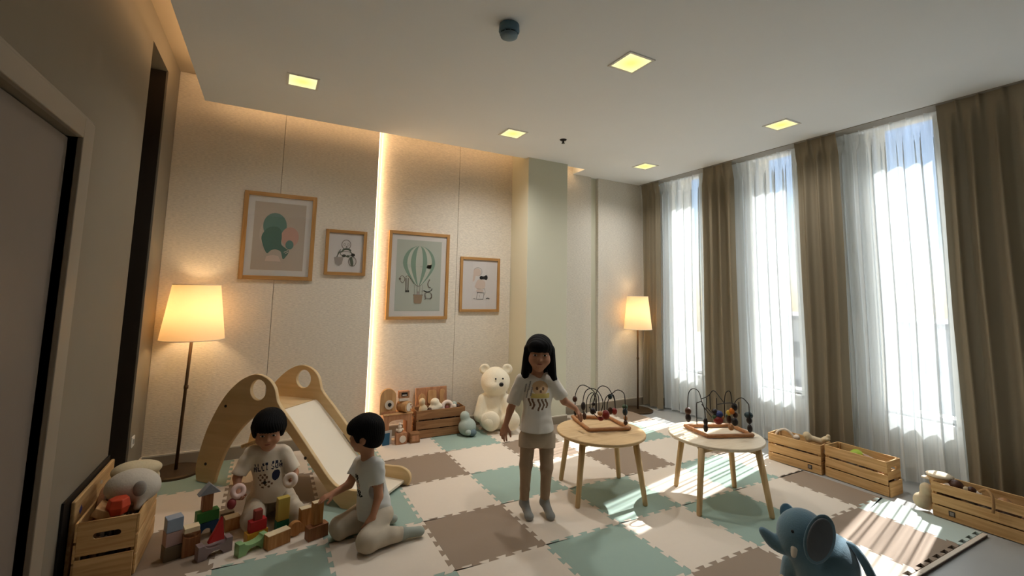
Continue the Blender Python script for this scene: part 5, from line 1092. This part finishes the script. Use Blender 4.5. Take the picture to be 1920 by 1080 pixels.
cb = thing('wooden_cube', 'small dark wooden cube with a round white face under the toy bench', 'wooden toy', (-.335, 1.60, 0)); MB().b2((-.055, -.03, 0), (.055, .03, .11)).obj('cube', W_t3, cb, bevel=.003); MB().cyl((.012, -.03, .052), (.012, -.036, .052), .034, n=20).obj('face_disc', M_wh, cb)
fg2 = thing('stacking_figure', 'little stack of white beads standing on the dark wooden cube', 'toy figure', (-.35, 1.60, .1105))
for k, (r, z) in enumerate(((.026, .022), (.02, .058), (.014, .086))):
    MB().ball((0, 0, z), (r, r, r * .85), 12).obj('bead', M_wh, fg2, smooth=True)
for s in (-1, 1): MB().ball((s * .03, 0, .03), .012, 10).obj('arm_bead', M_wh, fg2, smooth=True)
lb = thing('wooden_crate_toy', 'low brown wooden box between the toy bench and the dark crate', 'toy box', (-.197, 1.60, 0)); MB().b2((-.05, -.045, 0), (.05, .045, .095)).obj('box', W_dkc, lb, bevel=.003); MB().b2((-.035, -.047, .02), (.035, -.0452, .075)).obj('front_panel', W_t3, lb)

# ---- heap in the dark crate
pb_ = thing('puzzle_board', 'wooden puzzle board with raised shapes leaning behind the dark crate', 'puzzle board', (.075, 1.895, 0))
MB().box((0, 0, .275), (.36, .02, .39), Matrix.Rotation(R_(-7), 3, 'X')).obj('board', W_t3, pb_, bevel=.004)
def raised(pts, nm, m): link(nm, prism([pts], .012, Matrix.Translation((0, -.020, .275)) @ Matrix.Rotation(R_(-7), 4, 'X') @ fr((0, 0, 0), (1, 0, 0), (0, 0, 1)), .002), m, pb_)
raised(rrect(-.05, .02, .05, .165, .03), 'raised_arch', W_t2); raised(circle((-.115, .08), .04, 16, .055), 'raised_oval', W_t2); raised(spline([(.10, .16), (.15, .15), (.13, .08), (.15, .02), (.10, .0), (.09, .08)], 4, True), 'raised_figure', W_t2); raised(rrect(-.165, -.02, -.09, .02, .012), 'raised_bar', W_t2)
s1 = thing('soft_toy', 'white soft toy with a round hat shape heaped in the dark crate', 'soft toy', (.05, 1.75, .2)); blob('body', M_bear, s1, lambda Q: Q.ell((.055, 1.735, .27), (.07, .055, .06), None, .02).ell((.06, 1.735, .345), (.048, .045, .042), None, .02).ell((.10, 1.72, .30), (.04, .035, .035), None, .02), .005)
s2 = thing('soft_toy', 'pinkish cream soft toy leaning at the left end of the dark crate', 'soft toy', (-.07, 1.75, .2)); blob('body', M_cream2, s2, lambda Q: Q.ell((-.07, 1.73, .27), (.05, .045, .06), None, .02).ell((-.085, 1.735, .36), (.034, .034, .04), None, .02), .005)
dn = thing('ring_toy', 'cream ring standing upright in the dark crate', 'ring toy', (.20, 1.725, .285)); MB().torus((0, 0, 0), .052, .02, Matrix.Rotation(R_(78), 3, 'X'), 28, 12).obj('ring', M_ringw, dn, smooth=True); MB().ball((0.0, .01, -.012), (.026, .022, .026), 12).obj('centre_ball', M_lip, dn, smooth=True)
for k, (x, y, z, r, c_, lab) in enumerate(((.285, 1.745, .295, .035, M_peng, 'grey-green ball at the right of the heap in the dark crate'), (.325, 1.73, .275, .028, BEAD['brown'], 'brown wooden ball at the right end of the dark crate'), (.275, 1.705, .285, .024, M_wh, 'white wooden ball in front of the grey-green ball'), (-.01, 1.70, .275, .026, BEAD['brown'], 'brown wooden ball under the white soft toy'))):
    o = tag(MB().ball((0, 0, 0), r, 16).obj('wooden_ball', c_, smooth=True), lab, 'ball'); o.location = (x, y, z)
heap('dark heap of small toys filling the dark crate', (-.15, 1.672, .02), (.37, 1.838, .235), 60, 3)

# ---- left crate contents
LCx = -2.285
heap('dark heap of small toys at the bottom of the lower left crate', (-2.40, .152, .02), (-2.175, .54, .20), 60, 4)
dg = lambda u, v, d=0.0: bb(u, v, (-2.27, .36), d)
s3 = thing('soft_toy', 'white soft elephant lying on its side on top of the left crate', 'soft toy', (-2.27, .36, .25))
def wel(Q): Q.ell(dg(247, 909, .02), (.125, .10, .085), None, .03).ell(dg(268, 915, .05), (.085, .075, .070), None, .03).cap(dg(270, 925, .09), dg(258, 950, .12), .032, .020, .02).cap(dg(230, 925, .02), dg(226, 945, .03), .05, .045, .03)
blob('body', mat('plush_white_grey', S(206, 198, 184), 0.95, 0.06, 25, 0.4, 90), s3, wel, .006)
blob('ear', mat('plush_grey', S(150, 144, 136), 0.95, 0.06, 25, 0.4, 90), s3, lambda Q: Q.ell(dg(262, 916, .125), (.032, .02, .042), None, .01), .004)
MB().ball(dg(254, 923, .125), .008, 8).obj('eye', M_nose, s3, smooth=True, world=True)
s4 = thing('soft_toy', 'cream soft cap-shaped toy behind the white elephant near the lamp base', 'soft toy', (-2.27, .50, .26))
dh = lambda u, v, d=0.0: bb(u, v, (-2.27, .50), d)
blob('body', mat('plush_butter', S(214, 200, 166), 0.95, 0.05, 25, 0.4, 90), s4, lambda Q: Q.ell(dh(257, 880), (.125, .08, .05), None, .02).ell(dh(240, 886, .02), (.07, .06, .045), None, .03).ell(dh(262, 897, -.02), (.10, .08, .06), None, .03), .006)
rb = thing('toy_cube', 'orange-red faceted wooden block in the left crate', 'toy block', tuple(dg(222, 948, .16)))
MB().lathe([(0, -.045), (.042, -.04), (.055, 0), (.046, .04), (0, .046)], n=6).obj('facet_body', mat('paint_orange_red', S(196, 70, 40), 0.5, 0.06), rb, bevel=.004)
wbk = thing('wooden_block', 'pale wooden block leaning inside the left crate beside the red one', 'toy block', tuple(dg(198, 950, .12))); MB().box((0, 0, -.02), (.09, .12, .045), Matrix.Rotation(.5, 3, 'Y')).obj('block', W_t2, wbk, bevel=.004)
br_ = thing('wooden_rail', 'rosy brown wooden arch against the board in the left crate', 'wooden toy', (-2.385, .46, .21)); link('arch', prism([[(-.10, 0), (-.06, 0)] + [(.06 * math.cos(a), .10 * math.sin(a)) for a in np.linspace(PI, 0, 9)] + [(.06, 0), (.10, 0)] + [(.10 * math.cos(a), .15 * math.sin(a)) for a in np.linspace(0.05, PI - .05, 11)]], .03, fr((0, 0, 0), (0, 1, 0), (0, 0, 1)), .003), W_t3, br_)

# ---- crates by the curtains
hp = thing('wooden_hoop', 'white hoop handle arching out of the crate behind the second table', 'hoop', (2.93, -.43, .15))
MB().tube(spline([bb(1452, 830, (2.93, -.43)), bb(1456, 812, (2.93, -.43)), bb(1466, 805, (2.93, -.43)), bb(1478, 808, (2.93, -.43)), bb(1490, 822, (2.93, -.43)), bb(1494, 834, (2.93, -.43))], 5), .011, 10).obj('hoop', M_wh, hp, smooth=True, world=True)
def dim(label, base, u, v, r, m, cat='ball', nm='toy_ball'):
    p = bb(u, v, base); o = tag(MB().ball((0, 0, 0), r, 18).obj(nm, m, smooth=True), label, cat); o.location = tuple(p); return o
dim('white ball in the crate behind the second table', (2.93, -.53), 1494, 820, .026, M_wh)
s5 = thing('soft_toy', 'beige bone-shaped soft toy lying across the crate behind the second table', 'soft toy', (2.94, -.62, .22)); q5 = lambda u, v, d=0.0: bb(u, v, (2.94, -.62), d)
blob('body', M_cream2, s5, lambda Q: Q.cap(q5(1517, 820), q5(1540, 828), .024, .028, .02).ell(q5(1513, 816), .032, None, .015).ell(q5(1516, 823), .028, None, .015).ell(q5(1549, 823), (.045, .03, .022), None, .02).ell(q5(1553, 818), .017, None, .012), .005)
heap('dark heap of small toys in the crate behind the second table', (-.20, .02, .012), (.21, .20, .16), 50, 5, (2.856, -.484, -.004), R_(-84))
dim('lime green ball in the middle crate by the curtains', (2.985, -.93), 1607, 855, .055, mat('ball_lime', S(166, 190, 60), 0.45))
pk = thing('toy_plate', 'pinkish round toy plate tilted in the middle crate by the curtains', 'toy plate', tuple(bb(1632, 861, (2.985, -1.03)))); MB().lathe([(0, 0), (.05, .004), (.062, .016), (.058, .016), (.048, .008), (0, .006)], n=28).obj('plate', mat('plate_pink', S(206, 176, 160), 0.5), pk, smooth=True); pk.rotation_euler = (.25, .3, 0)
heap('dark heap of small toys in the middle crate by the curtains', (-.20, .018, .012), (.20, .205, .17), 50, 6, (2.872, -.975, -.004), R_(-90))
bu = thing('toy_bucket', 'beige bucket-shaped basket with a pale lid perched on the near crate corner', 'basket', tuple(bb(1763, 902, (2.93, -1.535), 0)))
MB().lathe([(0, -.05), (.055, -.048), (.075, .03), (.072, .034), (.0, .03)], n=24).obj('bucket', mat('basket_beige', S(196, 160, 112), 0.85, 0.08, 30, 0.3, 80), bu, smooth=True)
MB().lathe([(0, .036), (.078, .036), (.080, .046), (.05, .058), (0, .06)], n=24).obj('lid', mat('lid_cream', S(222, 206, 178), 0.8, 0.05), bu, smooth=True); MB().box((-.03, .07, .008), (.05, .05, .012)).obj('side_tab', MATS['lid_cream'], bu, bevel=.003)
s6 = thing('soft_toy', 'beige knobbly soft toy on the floor at the far end of the near crate', 'soft toy', (2.83, -1.43, -.02)); q6 = lambda u, v, d=0.0: bb(u, v, (2.83, -1.425), d)
blob('body', M_cream2, s6, lambda Q: Q.ell(q6(1728, 938), (.055, .05, .055), None, .02).ell(q6(1737, 918, -.01), (.042, .04, .05), None, .02).ell(q6(1738, 940, -.02), (.05, .04, .06), None, .02).plane((0, 0, -.0185), (0, 0, -1), .006), .005)
dim('dark brown ball in the near crate', (2.93, -1.72), 1793, 912, .045, BEAD['brown']); dim('white ball beside the dark ball in the near crate', (2.91, -1.67), 1779, 916, .04, M_wh)
rp = thing('rope_handle', 'tan rope handle looping over the front of the near crate', 'rope', (2.81, -1.89, .2)); q7 = lambda u, v, d=0.0: bb(u, v, (2.818, -1.87), d)
MB().tube(spline([q7(1836, 922, -.06), q7(1848, 918, -.04), q7(1858, 926, .0), q7(1862, 938, .02), q7(1863, 952, .022), q7(1862, 962, .022)], 5), .009, 8).obj('rope', mat('rope_tan', S(166, 128, 84), 0.9, 0.1, 60, 0.4, 200), rp, smooth=True, world=True)
for k, (u, v, r, m, lab) in enumerate(((1822, 920, .026, BEAD['brown'], 'brown bead toy in the middle of the near crate'), (1834, 927, .022, M_wh, 'small white bead in the near crate'), (1812, 918, .020, M_cream2, 'small cream bead in the near crate'), (1884, 945, .04, BEAD['tan'], 'tan ball at the near end of the near crate'))): dim(lab, (2.93, -1.80), u, v, r, m)
heap('dark heap of small toys in the near crate at the right edge', (.02, .018, .012), (.62, .205, .15), 70, 7, (2.815, -1.50, -.004), R_(-87))
